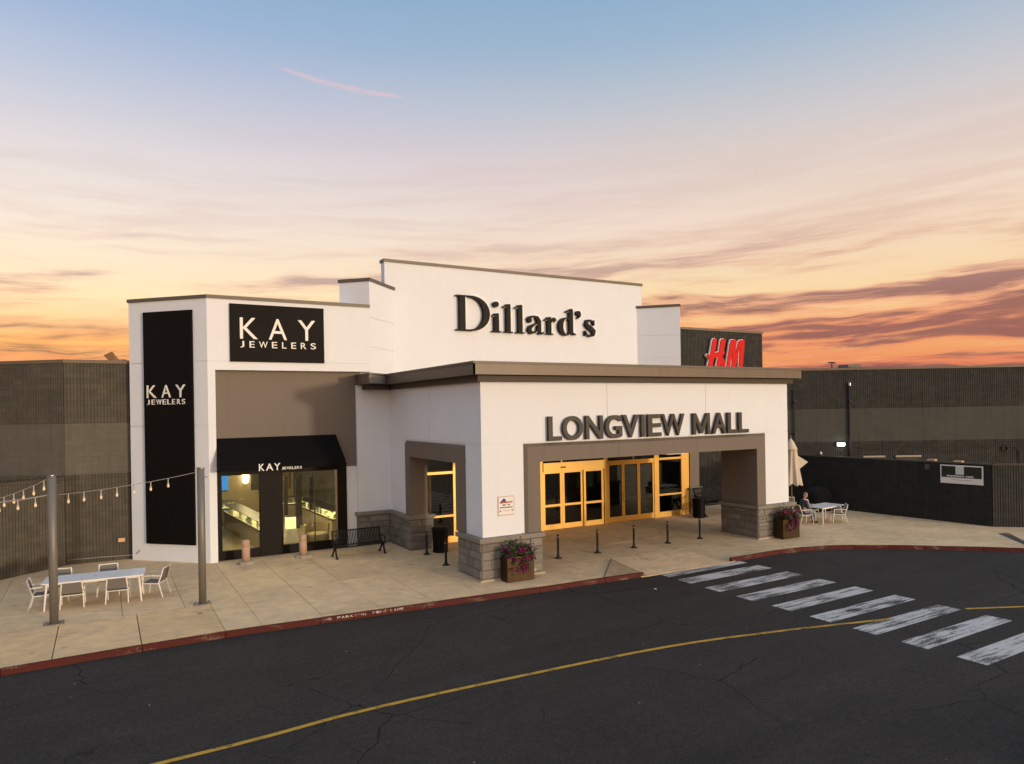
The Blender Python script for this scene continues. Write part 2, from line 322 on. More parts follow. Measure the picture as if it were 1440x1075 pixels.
# ------------------------------------------------------------------ mesh helpers
class MB:
    def __init__(s): s.v = []; s.f = []; s.mi = []
    def add(s, vs, fs, mi=0):
        o = len(s.v); s.v += [tuple(v) for v in vs]
        for f in fs: s.f.append([i+o for i in f]); s.mi.append(mi)
        return s
    def hexa(s, p, mi=0):   # p: 4 bottom + 4 top, counter-clockwise from above
        return s.add(p, [(3, 2, 1, 0), (4, 5, 6, 7), (0, 1, 5, 4), (1, 2, 6, 5), (2, 3, 7, 6), (3, 0, 4, 7)], mi)
    def box(s, x0, x1, y0, y1, z0, z1, mi=0):
        return s.hexa([(x0, y0, z0), (x1, y0, z0), (x1, y1, z0), (x0, y1, z0), (x0, y0, z1), (x1, y0, z1), (x1, y1, z1), (x0, y1, z1)], mi)
    def prism(s, poly, z0, z1, mi=0, inset=0.0):
        a = sum(poly[i][0]*poly[(i+1) % len(poly)][1]-poly[(i+1) % len(poly)][0]*poly[i][1] for i in range(len(poly)))
        if a < 0: poly = poly[::-1]
        n = len(poly); vs = [(p[0], p[1], z0) for p in poly]+[(p[0], p[1], z1) for p in poly]
        return s.add(vs, [tuple(range(n))[::-1], tuple(range(n, 2*n))]+[(i, (i+1) % n, (i+1) % n+n, i+n) for i in range(n)], mi)
    def tube(s, pts, rad, n=8, mi=0, cap=True, flat=None):
        pts = [Vector(p) for p in pts]; k = len(pts); rads = rad if isinstance(rad, (list, tuple)) else [rad]*k
        vs = []; ref = None
        for i, p in enumerate(pts):
            t = (pts[min(i+1, k-1)]-pts[max(i-1, 0)]).normalized()
            if ref is None: ref = t.orthogonal().normalized() if abs(t.z) > .95 or True else None; ref = (Vector((0, 0, 1)) if abs(t.z) < .9 else Vector((1, 0, 0)))
            a = (ref-t*ref.dot(t)).normalized(); b = t.cross(a)
            for j in range(n):
                th = 2*math.pi*(j+.5)/n; vs.append(p+(a*math.cos(th)+b*math.sin(th))*rads[i])
        fs = [(i*n+j, i*n+(j+1) % n, (i+1)*n+(j+1) % n, (i+1)*n+j) for i in range(k-1) for j in range(n)]
        if cap: fs += [tuple(range(n))[::-1], tuple(range((k-1)*n, k*n))]
        return s.add(vs, fs, mi)
    def lathe(s, prof, n=20, c=(0, 0, 0), mi=0):
        vs = []; k = len(prof)
        for r, z in prof:
            for j in range(n):
                th = 2*math.pi*j/n; vs.append((c[0]+r*math.cos(th), c[1]+r*math.sin(th), c[2]+z))
        fs = [(i*n+j, i*n+(j+1) % n, (i+1)*n+(j+1) % n, (i+1)*n+j) for i in range(k-1) for j in range(n)]
        fs += [tuple(range(n))[::-1], tuple(range((k-1)*n, k*n))]
        return s.add(vs, fs, mi)
    def wbox(s, p0, d, u0, u1, n0, n1, z0, z1, mi=0):
        """box on a wall line: p0 start, d unit dir along wall, outward normal (d.y,-d.x)"""
        nx, ny = d[1], -d[0]; f = lambda u, n, z: (p0[0]+d[0]*u+nx*n, p0[1]+d[1]*u+ny*n, z)
        return s.hexa([f(u0, n1, z0), f(u1, n1, z0), f(u1, n0, z0), f(u0, n0, z0), f(u0, n1, z1), f(u1, n1, z1), f(u1, n0, z1), f(u0, n0, z1)], mi)
    def build(s, name, mats, parent=None, smooth=False, bevel=0.0):
        me = bpy.data.meshes.new(name); me.from_pydata(s.v, [], s.f)
        for m in (mats if isinstance(mats, (list, tuple)) else [mats]): me.materials.append(MATS[m])
        if len(set(s.mi)) > 1: me.polygons.foreach_set('material_index', s.mi)
        if smooth: me.polygons.foreach_set('use_smooth', [True]*len(me.polygons))
        me.update()
        o = bpy.data.objects.new(name, me); COL.objects.link(o)
        if parent is not None: o.parent = parent
        if bevel:
            b = o.modifiers.new('bevel', 'BEVEL'); b.width = bevel; b.segments = 2; b.limit_method = 'ANGLE'; b.angle_limit = R(40)
        return o

def tag(o, label=None, cat=None, group=None, kind=None):
    if label: o['label'] = label
    if cat: o['category'] = cat
    if group: o['group'] = group
    if kind: o['kind'] = kind
    return o
def thing(name, label, cat, loc=(0, 0, 0), rz=0.0, group=None):
    o = bpy.data.objects.new(name, None); COL.objects.link(o); o.location = loc; o.rotation_euler = (0, 0, rz); o.empty_display_size = .2
    return tag(o, label, cat, group)
def share(o, name, parent, loc=(0, 0, 0), rot=(0, 0, 0), scale=(1, 1, 1)):
    c = bpy.data.objects.new(name, o.data); COL.objects.link(c); c.parent = parent; c.location = loc; c.rotation_euler = rot; c.scale = scale
    return c
def kids(o): return [c for c in COL.objects if c.parent == o]
def copy_tree(o, parent=None):
    c = o.copy(); COL.objects.link(c); c.parent = parent
    for ch in kids(o): copy_tree(ch, c)
    return c
def dup(o, loc, rz, label, group=None):
    c = copy_tree(o); c.location = loc; c.rotation_euler = (0, 0, rz); c['label'] = label
    if group: c['group'] = group
    return c
def unit(a, b):
    d = (b[0]-a[0], b[1]-a[1]); L = math.hypot(*d); return (d[0]/L, d[1]/L), L

# ------------------------------------------------------------------ polygon clipping for slabs
def clip(poly, a, b, c):        # keep a*x+b*y<=c
    out = []; n = len(poly)
    for i in range(n):
        p, q = poly[i], poly[(i+1) % n]; dp = a*p[0]+b*p[1]-c; dq = a*q[0]+b*q[1]-c
        if dp <= 0: out.append(p)
        if (dp < 0 < dq) or (dq < 0 < dp):
            t = dp/(dp-dq); out.append((p[0]+(q[0]-p[0])*t, p[1]+(q[1]-p[1])*t))
    return out
def split(polys, a, b, c, gap=.009):
    L = math.hypot(a, b); o = []
    for p in polys:
        for q in (clip(p, a, b, c-gap*L), clip(p, -a, -b, -c-gap*L)):
            if len(q) >= 3 and abs(area(q)) > .02: o.append(q)
    return o
def area(p): return .5*sum(p[i][0]*p[(i+1) % len(p)][1]-p[(i+1) % len(p)][0]*p[i][1] for i in range(len(p)))

# ================================================================== SETTING
GZ = -.14
g = MB(); g.add([(-400, -400, GZ), (400, -400, GZ), (400, 400, GZ), (-400, 400, GZ)], [(0, 1, 2, 3)])
road = tag(g.build('road', 'asphalt'), 'dark cracked asphalt drive in front of the mall entrance', None, None, 'structure')

CURB = [(-40, -1.3), (-25, -1.2), (-16, -1.05), (-11.75, -.95), (-9.13, -.87), (-7.36, -.86), (-5.14, -1.01), (-2.31, -1.23), (1.15, -1.50), (3.46, -1.62), (4.9, -1.73)]
CURB2 = [(8.75, -1.78), (9.85, -1.80), (11.2, -1.80), (12.2, -1.95), (13.1, -2.22), (14.1, -2.75), (15.1, -3.48), (16.03, -4.25), (17.44, -5.50), (18.35, -6.42), (21, -9.2), (30, -18.6)]
side_walk = MB().box(-39, 45, 22, 24, -.13, -.02).build('sidewalk', 'concrete')
tag(side_walk, 'tan concrete sidewalk and plaza along the storefronts', None, None, 'structure')
def off(poly, d):
    o = []
    for i, p in enumerate(poly):
        a = poly[max(i-1, 0)]; b = poly[min(i+1, len(poly)-1)]; (dx, dy), _ = unit(a, b); o.append((p[0]-dy*d, p[1]+dx*d))
    return o
CW = .11
def curb_run(pl, name='curb'):
    inner = off(pl, CW)
    for i in range(len(pl)-1):
        (d, L) = unit(pl[i], pl[i+1]); k = max(1, round(L/3.0))
        for j in range(k):
            t0, t1 = j/k, (j+1)/k; e = .004/L
            f = lambda P, Q, t: (P[0]+(Q[0]-P[0])*t, P[1]+(Q[1]-P[1])*t)
            o0, o1, i0, i1 = f(pl[i], pl[i+1], t0+e), f(pl[i], pl[i+1], t1-e), f(inner[i], inner[i+1], t0+e), f(inner[i], inner[i+1], t1-e)
            m = MB(); bz = random.uniform(-.004, .004)
            lean = .02; (dx, dy) = d
            m.hexa([(o0[0], o0[1], GZ-.05), (o1[0], o1[1], GZ-.05), (i1[0], i1[1], GZ-.05), (i0[0], i0[1], GZ-.05),
                    (o0[0]-dy*lean, o0[1]+dx*lean, .004+bz), (o1[0]-dy*lean, o1[1]+dx*lean, .004+bz), (i1[0], i1[1], .004+bz), (i0[0], i0[1], .004+bz)])
            m.build('curb', 'curb_red', side_walk, bevel=.012)
curb_run(CURB); curb_run(CURB2)

IN1 = off(CURB, CW+.006); IN2 = off(CURB2, CW+.006)
strip = [p for p in IN1 if p[0] < -7.3] ; strip = strip[:-1]+[(-7.36, -.70)]
# outer strip (left): big slabs between kerb and pole line
polyA = IN1[:5]+[(-7.36, -.70), (-7.36, 2.02), (-40, 2.35)]
cellsA = [polyA]
for k in range(19): cellsA = split(cellsA, 1, 0, -9.14-1.72*k, .011)
for c in cellsA: MB().prism(c, -.16, random.uniform(-.004, .002)).build('slab', 'concrete_strip', side_walk)
# plaza and walk
polyB = [(-7.345, -.70)]+[p for p in IN1 if p[0] > -7.3][:-1]+[(3.5, -1.46), (3.5, .42), (10.3, .42), (10.3, -1.64)]+[p for p in IN2 if p[0] > 10.4]+[(45, -18), (45, 22), (-40, 22), (-40, 2.37), (-7.345, 2.04)]
polyB = [(p[0], p[1]) for p in polyB]
cells = [polyB]
for k in range(-20, 24): cells = split(cells, 1, 0, -6.5+1.48*k, .006)
# diagonal saw cut from pole to storefront, cross joints
def local_split(cells, a, b, c, test):
    keep = [p for p in cells if not test(p)]; return keep+split([p for p in cells if test(p)], a, b, c)
cen = lambda p: (sum(q[0] for q in p)/len(p), sum(q[1] for q in p)/len(p))
cells = local_split(cells, 1, -1, -9.46, lambda p: -7.6 < cen(p)[0] < -3.0)
for yy in (-4.0, 2.6, 8.4, 12): cells = local_split(cells, 0, 1, yy, lambda p: cen(p)[0] > -3.2 or yy > 5.5 or cen(p)[0] < -8.2)
cells = local_split(cells, 1, 1, 14.2, lambda p: cen(p)[0] > 14 and cen(p)[1] < 3)
for c in cells:
    MB().prism(c, -.16, random.uniform(-.003, .002)).build('slab', 'concrete', side_walk)
# dropped kerb with ramp and flares
def slab3(name, top, mat, ribs=None):
    m = MB(); n = len(top)
    m.add([(x, y, -.2) for x, y, z in top]+list(top), [tuple(range(n))[::-1], tuple(range(n, 2*n))]+[(i, (i+1) % n, (i+1) % n+n, i+n) for i in range(n)])
    return m.build(name, mat, side_walk)
slab3('ramp', [(5.25, .41, 0), (5.02, -1.76, -.128), (8.62, -1.80, -.128), (8.5, .41, 0)], 'concrete')
slab3('slab', [(3.51, -1.45, 0), (5.24, .41, 0), (3.51, .41, 0)], 'concrete')
slab3('slab', [(8.51, .41, 0), (10.29, -1.64, 0), (10.29, .41, 0)], 'concrete')
slab3('ramp_flare', [(8.51, .40, -.001), (8.635, -1.80, -.128), (10.28, -1.66, -.001)], 'concrete_ramp')
fl = slab3('ramp_flare', [(3.53, -1.46, -.002), (5.01, -1.76, -.13), (5.245, .40, -.002)], 'concrete_ramp')
gm = MB()
for k in range(26):           # scored ribs across the flare
    t = (k+.5)/26; a = Vector((3.53, -1.46, .002)).lerp(Vector((5.245, .40, .002)), t); b = Vector((3.53, -1.46, .002)).lerp(Vector((5.01, -1.76, -.124)), t)
    a = a.lerp(b, .03); d = (b-a).normalized(); q = Vector((-d.y, d.x, 0))*.012
    gm.add([a-q, b-q, b+q, a+q, a-q+Vector((0, 0, .012)), b-q+Vector((0, 0, .012)), b+q+Vector((0, 0, .012)), a+q+Vector((0, 0, .012))], [(4, 5, 6, 7), (0, 1, 5, 4), (1, 2, 6, 5), (2, 3, 7, 6), (3, 0, 4, 7)])
tag(gm.build('rib', 'concrete_ramp', fl), kind='stuff')
gm = MB().tube([(3.53, -1.46, .006), (5.245, .40, .006), (5.0, -1.70, -.115)], .016, 6); gm.build('edge_rail', 'trim_brown', fl)
# road markings
for k in range(9):
    y1 = -2.58-1.172*(k-1) if k else -1.83
    xo = .012*k; x0, x1 = 5.47+xo*1.3+random.uniform(-.03, .03), 9.10+xo*2+random.uniform(-.03, .03)
    h = .60 if k else .36
    MB().add([(x0, y1-h, GZ+.004), (x1+.02, y1-h+.05, GZ+.004), (x1, y1+.03, GZ+.004), (x0, y1, GZ+.004)], [(0, 1, 2, 3)]).build('crosswalk_stripe', 'crosswalk_paint', road)
YL = [(-20, -6.85), (-9.1, -6.83), (-6, -6.66), (-2.82, -6.76), (1.08, -7.06), (4.2, -7.72), (7.0, -8.50)]
def ribbon(pl, w, z, name, mat, parent):
    a = off(pl, w/2); b = off(pl, -w/2); m = MB()
    for i in range(len(pl)-1): m.add([(*b[i], z), (*b[i+1], z), (*a[i+1], z), (*a[i], z)], [(0, 1, 2, 3)])
    return m.build(name, mat, parent)
def smooth_pl(pl, n=6):
    o = []
    for i in range(len(pl)-1):
        p0, p1, p2, p3 = pl[max(i-1, 0)], pl[i], pl[i+1], pl[min(i+2, len(pl)-1)]
        for k in range(n):
            t = k/n; o.append(tuple(.5*((2*p1[j])+(p2[j]-p0[j])*t+(2*p0[j]-5*p1[j]+4*p2[j]-p3[j])*t*t+(3*p1[j]-p0[j]-3*p2[j]+p3[j])*t**3) for j in range(2)))
    return o+[pl[-1]]
ribbon(smooth_pl(YL), .115, GZ+.008, 'centre_line', 'yellow_paint', road)
ribbon([(9.42, -9.02), (10.9, -9.75), (14, -11.5), (20, -15)], .115, GZ+.006, 'centre_line', 'yellow_paint', road)
# red painted island corner, bottom right
isl = MB().prism([(1.95, -13.82), (2.9, -13.46), (6, -14.0), (9, -16), (4, -17), (2.2, -14.8)], GZ-.02, .005).build('traffic_island', 'curb_red', None, bevel=.02)
tag(isl, 'red painted kerb of a traffic island', None, None, 'structure')
# drain grate
gr = thing('drain_grate', 'grey metal drain grate set in the walk by the dark wall', 'grate', (0, 0, 0))
pg = [(20.70, -4.52), (21.12, -4.62), (19.4, -6.05), (18.9, -6.3)]
MB().prism([(20.75, -4.44), (21.2, -4.60), (19.4, -6.12), (18.82, -6.36)], -.1, .006).build('frame', 'pipe_dark', gr)
for k in range(12):
    t0, t1 = (k+.12)/12, (k+.72)/12; L = lambda a, b, t: (a[0]+(b[0]-a[0])*t, a[1]+(b[1]-a[1])*t)
    MB().prism([L(pg[0], pg[3], t0), L(pg[1], pg[2], t0), L(pg[1], pg[2], t1), L(pg[0], pg[3], t1)], .007, .018).build('bar', 'steel', gr)

# ================================================================== text helpers
FONT_CACHE = {}
def glyph(ch, bold=0.0, ext=.02):
    cu = bpy.data.curves.new('t', 'FONT'); cu.body = ch; cu.size = 1; cu.extrude = ext; cu.offset = bold; cu.resolution_u = 6
    o = bpy.data.objects.new('t', cu); COL.objects.link(o)
    bpy.context.view_layer.update()
    me = bpy.data.meshes.new_from_object(o.evaluated_get(bpy.context.evaluated_depsgraph_get()))
    bpy.data.objects.remove(o); bpy.data.curves.remove(cu)
    return me
def letter(ch, parent, origin, d, u0, u1, z0, z1, n0, depth, mats, bold=0.0, name='letter', side=None):
    """place a glyph on a wall line; side faces take mats[1] when given"""
    me = glyph(ch, bold, .5); me.name = name
    xs = [v.co.x for v in me.vertices]; ys = [v.co.y for v in me.vertices]; zs = [v.co.z for v in me.vertices]
    a, b, c, e = min(xs), max(xs), min(ys), max(ys); nx, ny = d[1], -d[0]
    for v in me.vertices:
        u = u0+(v.co.x-a)/(b-a)*(u1-u0); z = z0+(v.co.y-c)/(e-c)*(z1-z0); n = n0+(v.co.z+.5)*depth
        v.co = (origin[0]+d[0]*u+nx*n, origin[1]+d[1]*u+ny*n, z)
    me.materials.clear()
    mats = mats if isinstance(mats, (list, tuple)) else [mats]
    for m in mats: me.materials.append(MATS[m])
    me.update()
    if len(mats) > 1:
        for p in me.polygons: p.material_index = 0 if abs(p.normal.x*nx+p.normal.y*ny) > .7 else 1
    else:
        for p in me.polygons: p.material_index = 0
    o = bpy.data.objects.new(name, me); COL.objects.link(o); o.parent = parent
    return o

# ================================================================== walls of concrete block
def ribbed(parent, p0, d, L, z0, z1, mat, pitch=.10, depth=.022, name='ribbed_block_band'):
    m = MB(); nx, ny = d[1], -d[0]; n = int(L/pitch); pitch = L/n; uv = []; prof = []
    for i in range(n):
        u = i*pitch; prof += [(u, depth), (u+pitch*.60, depth), (u+pitch*.66, 0), (u+pitch*.94, 0)]
    prof.append((L, depth))
    vs = []; 
    for u, w in prof:
        for z in (z0, z1): vs.append((p0[0]+d[0]*u+nx*w, p0[1]+d[1]*u+ny*w, z)); uv.append((u, z))
    fs = [(2*i, 2*i+2, 2*i+3, 2*i+1) for i in range(len(prof)-1)]
    m.add(vs, fs); o = m.build(name, mat, parent)
    ul = o.data.uv_layers.new(name='uv')
    for lp in o.data.loops: ul.data[lp.index].uv = uv[lp.vertex_index]
    return tag(o, kind='stuff')
def flat_band(parent, p0, d, L, z0, z1, mat, depth=.02, name='smooth_block_band'):
    m = MB(); m.wbox(p0, d, 0, L, -.05, depth, z0, z1); o = m.build(name, mat, parent)
    ul = o.data.uv_layers.new(name='uv')
    for lp in o.data.loops:
        c = o.data.vertices[lp.vertex_index].co; ul.data[lp.index].uv = ((c.x-p0[0])*d[0]+(c.y-p0[1])*d[1], c.z)
    return o
def block_wall(parent, a, b, top, rib, smooth, bands=True):
    d, L = unit(a, b)
    if bands:
        ribbed(parent, a, d, L, 0-.1, 3.16, rib); flat_band(parent, a, d, L, 3.16, 4.98, smooth); ribbed(parent, a, d, L, 4.98, top-.12, rib)
    else: ribbed(parent, a, d, L, -.1, top-.06, rib)
    return d, L
def coping(parent, a, b, z0, z1, over=.05, back=.3, mat='coping', e0=0, e1=0):
    d, L = unit(a, b); return MB().wbox(a, d, -e0, L+e1, -back, over, z0, z1).build('coping', mat, parent)

# left building
lb = thing('block_building', 'brown ribbed concrete block building left of the white corner store', 'building', (-11, 10.45, 0))
lb.location = (0, 0, 0)
MB().prism([(-11.0, 10.52), (-8.7, 10.48), (-8.7, 26), (-26, 26), (-26, 22.9)], -.1, 7.12).build('core', 'block_rib', lb)
block_wall(lb, (-11.0, 10.47), (-8.95, 10.40), 7.25, 'block_rib', 'block_smooth')
block_wall(lb, (-26, 22.85), (-11.0, 10.47), 7.25, 'block_rib', 'block_smooth')
coping(lb, (-11.0, 10.47), (-8.95, 10.40), 7.13, 7.25, .06, .3, 'fascia', .02); coping(lb, (-26, 22.85), (-11.0, 10.47), 7.131, 7.251, .06, .3, 'fascia')
scl = thing('screen_wall', 'low ribbed brown block wall running out of the picture at left', 'wall')
d, L = unit((-18.2, 4.75), (-11.03, 10.40))
ribbed(scl, (-18.2, 4.75), d, L, -.1, 3.06, 'block_rib'); MB().wbox((-18.2, 4.75), d, 0, L, -.25, -.002, -.1, 3.06).build('core', 'block_rib', scl)
MB().wbox((-18.2, 4.75), d, 0, L, -.27, .04, 3.06, 3.11).build('coping', 'trim_brown', scl)
rv = thing('roof_vent', 'small brown metal vent cap on the left roof edge', 'vent', (-9.5, 10.75, 7.25))
MB().add([(-.28, 0, .20), (0, -.1, .34), (0, .14, .34), (-.25, .12, .20), (-.1, 0, 0), (.12, -.05, 0), (.12, .12, 0), (-.1, .12, 0), (.22, 0, .04), (.22, .1, .04)],
         [(0, 1, 2, 3), (4, 5, 1, 0), (5, 6, 2, 1), (6, 7, 3, 2), (7, 4, 0, 3), (5, 8, 1), (6, 9, 2), (8, 9, 2, 1), (5, 6, 9, 8)]).build('hood', 'wood', rv)
MB().box(.2, .46, -.02, .05, 0, .06).build('duct', 'wood', rv)
ob = MB().box(-.11, .11, -.035, .03, -.07, .07).build('outlet_box', 'tan_box', None, bevel=.008); ob.location = (-9.30, 10.40-.02, .72)
tag(ob, 'small tan outlet box low on the ribbed wall', 'outlet box')
cp = MB().tube([(-10.98, 10.36, .19), (-10.0, 10.345, .18), (-9.1, 10.31, .15), (-8.98, 10.24, .16), (-8.80, 9.95, .26), (-8.74, 9.88, .36)], .018, 6).build('conduit', 'wire', None, True)
tag(cp, 'thin conduit running along the foot of the brown ribbed wall', 'conduit')

# right: tall block with red sign, long dark wall, screen wall
hb = thing('block_building', 'dark ribbed block tower carrying the red letters', 'building')
MB().box(15.2, 23.2, 9.06, 20, -.1, 9.38).build('core', 'block_dark', hb)
ribbed(hb, (15.2, 9.05), (1, 0), 8.02, -.1, 9.38, 'block_dark'); ribbed(hb, (23.21, 9.05), (0, 1), 10, -.1, 9.38, 'block_dark')
coping(hb, (15.2, 9.05), (23.22, 9.05), 9.38, 9.50, .07, .4, 'fascia', 0, .05)
rb = thing('block_building', 'long dark ribbed block wall behind the low screen wall at right', 'building')
A_, B_ = (20.72, 8.98), (50.0, -9.50)
dR, LR = unit(A_, B_)
MB().prism([(A_[0]+.05, A_[1]+.06), (B_[0]+.05, B_[1]+.06), (60, 8), (30, 20)], -.1, 7.12).build('core', 'block_dark', rb)
block_wall(rb, A_, B_, 7.25, 'block_dark', 'block_dark_smooth'); coping(rb, A_, B_, 7.13, 7.25, .06, .35, 'fascia')
nR = (dR[1], -dR[0])
def onR(x, n=0.0):
    u = (x-A_[0])/dR[0]; return (A_[0]+dR[0]*u+nR[0]*n, A_[1]+dR[1]*u+nR[1]*n)
for x, r, zt, lab in ((26.1, .06, 6.25, 'tall dark drainpipe on the long block wall'), (23.55, .035, 6.1, 'thin dark pipe on the block wall next to the white canopy')):
    p = onR(x, .10); t = thing('drainpipe', lab, 'pipe', (p[0], p[1], 0))
    MB().tube([(0, 0, -.1), (0, 0, zt)], r, 10).build('pipe', 'pipe_dark', t, True)
    if r > .05: MB().lathe([(.07, zt-.02), (.085, zt), (.085, zt+.16), (.05, zt+.2)], 12).build('pipe_head', 'steel', t)
    for z in (1.6, 3.6, 5.4): MB().box(-.09, .09, -.09, .09, z, z+.06).build('bracket', 'pipe_dark', t)
p = onR(25.66, .1); wl = thing('wall_light', 'lit white wall light on the dark block wall', 'lamp', (p[0], p[1], 3.0), math.atan2(dR[1], dR[0]))
MB().box(-.24, .24, -.02, .08, -.10, .10).build('housing', 'pipe_dark', wl); MB().box(-.20, .20, -.10, -.02, -.085, .085).build('lens', 'lamp_glow', wl, bevel=.03)
for x0, x1, lab in ((26.73, 27.69, 'closed dark service door nearer the drainpipe'), (28.21, 29.36, 'closed dark service door farther from the drainpipe')):
    p = onR(x0, .03); t = thing('service_door', lab, 'door', (p[0], p[1], 0), math.atan2(dR[1], dR[0])); w = (x1-x0)/dR[0]
    MB().box(.06, w-.06, -.03, .03, -.1, 2.24).build('door_leaf', 'pipe_dark', t); MB().box(0, .055, -.05, .04, -.1, 2.25).build('jamb', 'pipe_dark', t); MB().box(w-.055, w, -.05, .04, -.1, 2.25).build('jamb', 'pipe_dark', t)
    MB().box(-.02, w+.02, -.07, .05, 2.252, 2.34).build('lintel', 'base_strip', t)
pts = []
for i in range(40):
    x = 26.4+i*.24; p = onR(x, .06); pts.append((p[0], p[1], 2.80-.05*math.sin(i*.5)-.02*(i > 28)))
tag(MB().tube(pts, .02, 6).build('cable', 'pipe_dark', None, True), 'dark cable sagging along the long block wall', 'cable')
p = onR(33.2, .07); cc = thing('cable_coil', 'coil of dark cable hung on the long block wall', 'cable', (p[0], p[1], 2.64), math.atan2(dR[1], dR[0]))
MB().tube([(.16*math.cos(t*.5236), -.02, .16*math.sin(t*.5236)) for t in range(13)], .035, 6).build('loop', 'pipe_dark', cc, True)
MB().tube([(.16, 0, 0), (.5, 0, .12), (.75, 0, -.1), (.77, 0, -1.2)], .02, 6).build('tail', 'pipe_dark', cc, True)
at = thing('light_mast', 'thin mast with crossbar above the long dark wall', 'mast', (33.7, 12.0, 0))
MB().tube([(0, 0, -.1), (0, 0, 8.15)], .04, 8).build('pole', 'pipe_dark', at); MB().box(-.26, .26, -.03, .03, 8.12, 8.17).build('crossbar', 'pipe_dark', at)
for s_ in (-1, 1): MB().box(s_*.26-.08, s_*.26+.08, -.08, .08, 8.07, 8.13).build('lamp_head', 'pipe_dark', at)
ru = thing('rooftop_unit', 'low rounded grey unit on the roof above the long dark wall', 'roof unit', (28.3, 7.0, 7.12))
MB().add([(-.75, -.4, 0), (.75, -.4, 0), (.75, .4, 0), (-.75, .4, 0), (-.58, -.3, .42), (.6, -.3, .46), (.6, .3, .46), (-.58, .3, .42)], [(0, 1, 5, 4), (1, 2, 6, 5), (2, 3, 7, 6), (3, 0, 4, 7), (4, 5, 6, 7)]).build('housing', 'coping', ru)
MB().box(-.66, .68, -.44, .44, .20, .25).build('rim', 'pipe_dark', ru)

sw = thing('screen_wall', 'low nearly black ribbed block wall with the banner at right', 'wall')
FA, FB, FC = (21.50, 8.45), (22.27, -3.53), (31.0, -10.95)
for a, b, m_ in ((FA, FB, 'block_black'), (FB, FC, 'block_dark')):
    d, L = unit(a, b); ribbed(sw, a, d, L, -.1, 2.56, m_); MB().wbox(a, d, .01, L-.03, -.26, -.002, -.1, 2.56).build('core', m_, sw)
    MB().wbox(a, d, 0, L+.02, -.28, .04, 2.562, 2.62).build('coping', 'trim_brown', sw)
dF, _ = unit(FA, FB); nF = (dF[1], -dF[0])
def onF(y, n=0.0):
    u = (y-FA[1])/dF[1]; return (FA[0]+dF[0]*u+nF[0]*n, FA[1]+dF[1]*u+nF[1]*n)
aF = math.atan2(dF[1], dF[0])
def block_on(y, w, h, mat, lab, name):
    p = onF(y, -.1); o = MB().box(-w/2, w/2, -.12, .12, 0, h).build(name, mat, None, bevel=.015); o.location = (p[0], p[1], 2.62); o.rotation_euler = (0, 0, aF); tag(o, lab, 'block')
block_on(-1.1, .34, .09, 'pillar_pink', 'small pinkish block on the dark screen wall, left of the banner', 'loose_block')
block_on(-2.2, .34, .07, 'tan_box', 'small tan block on the dark screen wall above the banner', 'loose_block')
p = onF(-.97, .06); o = MB().box(-.09, .09, -.05, .05, 0, .24).build('junction_box', 'stucco_dark', None, bevel=.01); o.location = (p[0], p[1], 2.25); o.rotation_euler = (0, 0, aF)
tag(o, 'small grey junction box under the edge of the dark screen wall', 'electrical box')
p = onF(4.3, -.12); t = thing('dome_camera', 'small white dome camera on top of the dark screen wall', 'camera', (p[0], p[1], 2.62))
MB().lathe([(.16, 0), (.16, .03), (.06, .05)], 12).build('base', 'pipe_dark', t); MB().lathe([(.03, .05), (.055, .09), (.055, .16), (.02, .2)], 12).build('dome', 'white_metal', t, True)
# banner
p = onF(-1.52, .055); bn = thing('banner', 'white framed banner with dark green photo on the black wall', 'banner', (p[0], p[1], 1.70), aF)
MB().box(0, 1.70, -.02, .012, 0, .80).build('board', 'sign_white', bn, bevel=.006)
MB().box(.05, .62, -.026, -.021, .26, .75).build('picture', 'banner_green', bn); MB().box(.96, 1.65, -.026, -.021, .26, .75).build('picture', 'banner_green', bn)
MB().box(.62, .96, -.0255, -.021, .26, .40).build('picture', 'banner_green', bn)
MB().box(.63, .95, -.027, -.021, .40, .74).build('emblem', 'banner_pale', bn)
x = .27
for w in (.05, .04, .04, .05, .03, .06, .05, .05, .05, .05, .04, .05, None, .06, .05, .05, .05, .04):
    if w is None: x += .06; continue
    MB().box(x, x+w, -.031, -.0275, .30, .355).build('lettering', 'sign_white', bn); x += w+.012
MB().box(.45, 1.25, -.026, -.021, .155, .172).build('lettering', 'sign_border', bn)

# ================================================================== WHITE CORNER STORE
js = thing('corner_store', 'white chamfered jewelry store block with taupe recess and black storefront', 'building')
D1 = ((.7071), (-.7071)); P1 = (-8.97, 10.14); L1 = 3.309   # chamfer wall, left end to corner (-6.63,7.8)
core = [(-6.62, 7.83), (-.72, 7.83), (-.72, 16), (-8.94, 16), (-8.94, 10.16)]
MB().prism([(-6.62, 7.83), (-.72, 7.83), (-.72, 24), (-8.2, 24), (-8.93, 10.17)], 6.80, 9.33).build('upper_core', 'stucco', js)
MB().prism([(-6.62, 7.83), (-6.40, 7.83), (-6.40, 8.5), (-8.55, 10.65), (-7.9, 24), (-8.2, 24), (-8.93, 10.17)], -.1, 6.80).build('lower_core', 'stucco', js)
G_ = .008
for z0, z1 in ((-.1, 4.84), (4.84, 7.11), (7.11, 9.33)):
    MB().wbox(P1, D1, .005, L1, -.035, 0, z0+G_, z1-G_).build('wall_panel', 'stucco', js)
for z0, z1, x1 in ((-.1, 4.84, -6.38), (4.84, 6.80, -6.38)):
    MB().wbox((-6.63, 7.8), (1, 0), .001, x1+6.63, -.5, 0, z0+G_, z1-G_ if z1 < 6.7 else z1).build('wall_panel', 'stucco', js)
MB().wbox((-6.63, 7.8), (1, 0), .001, 5.93, -.035, 0, 6.801, 7.11-G_).build('wall_panel', 'stucco', js)
MB().wbox((-6.63, 7.8), (1, 0), .001, 5.93, -.035, 0, 7.11+G_, 9.33).build('wall_panel', 'stucco', js)
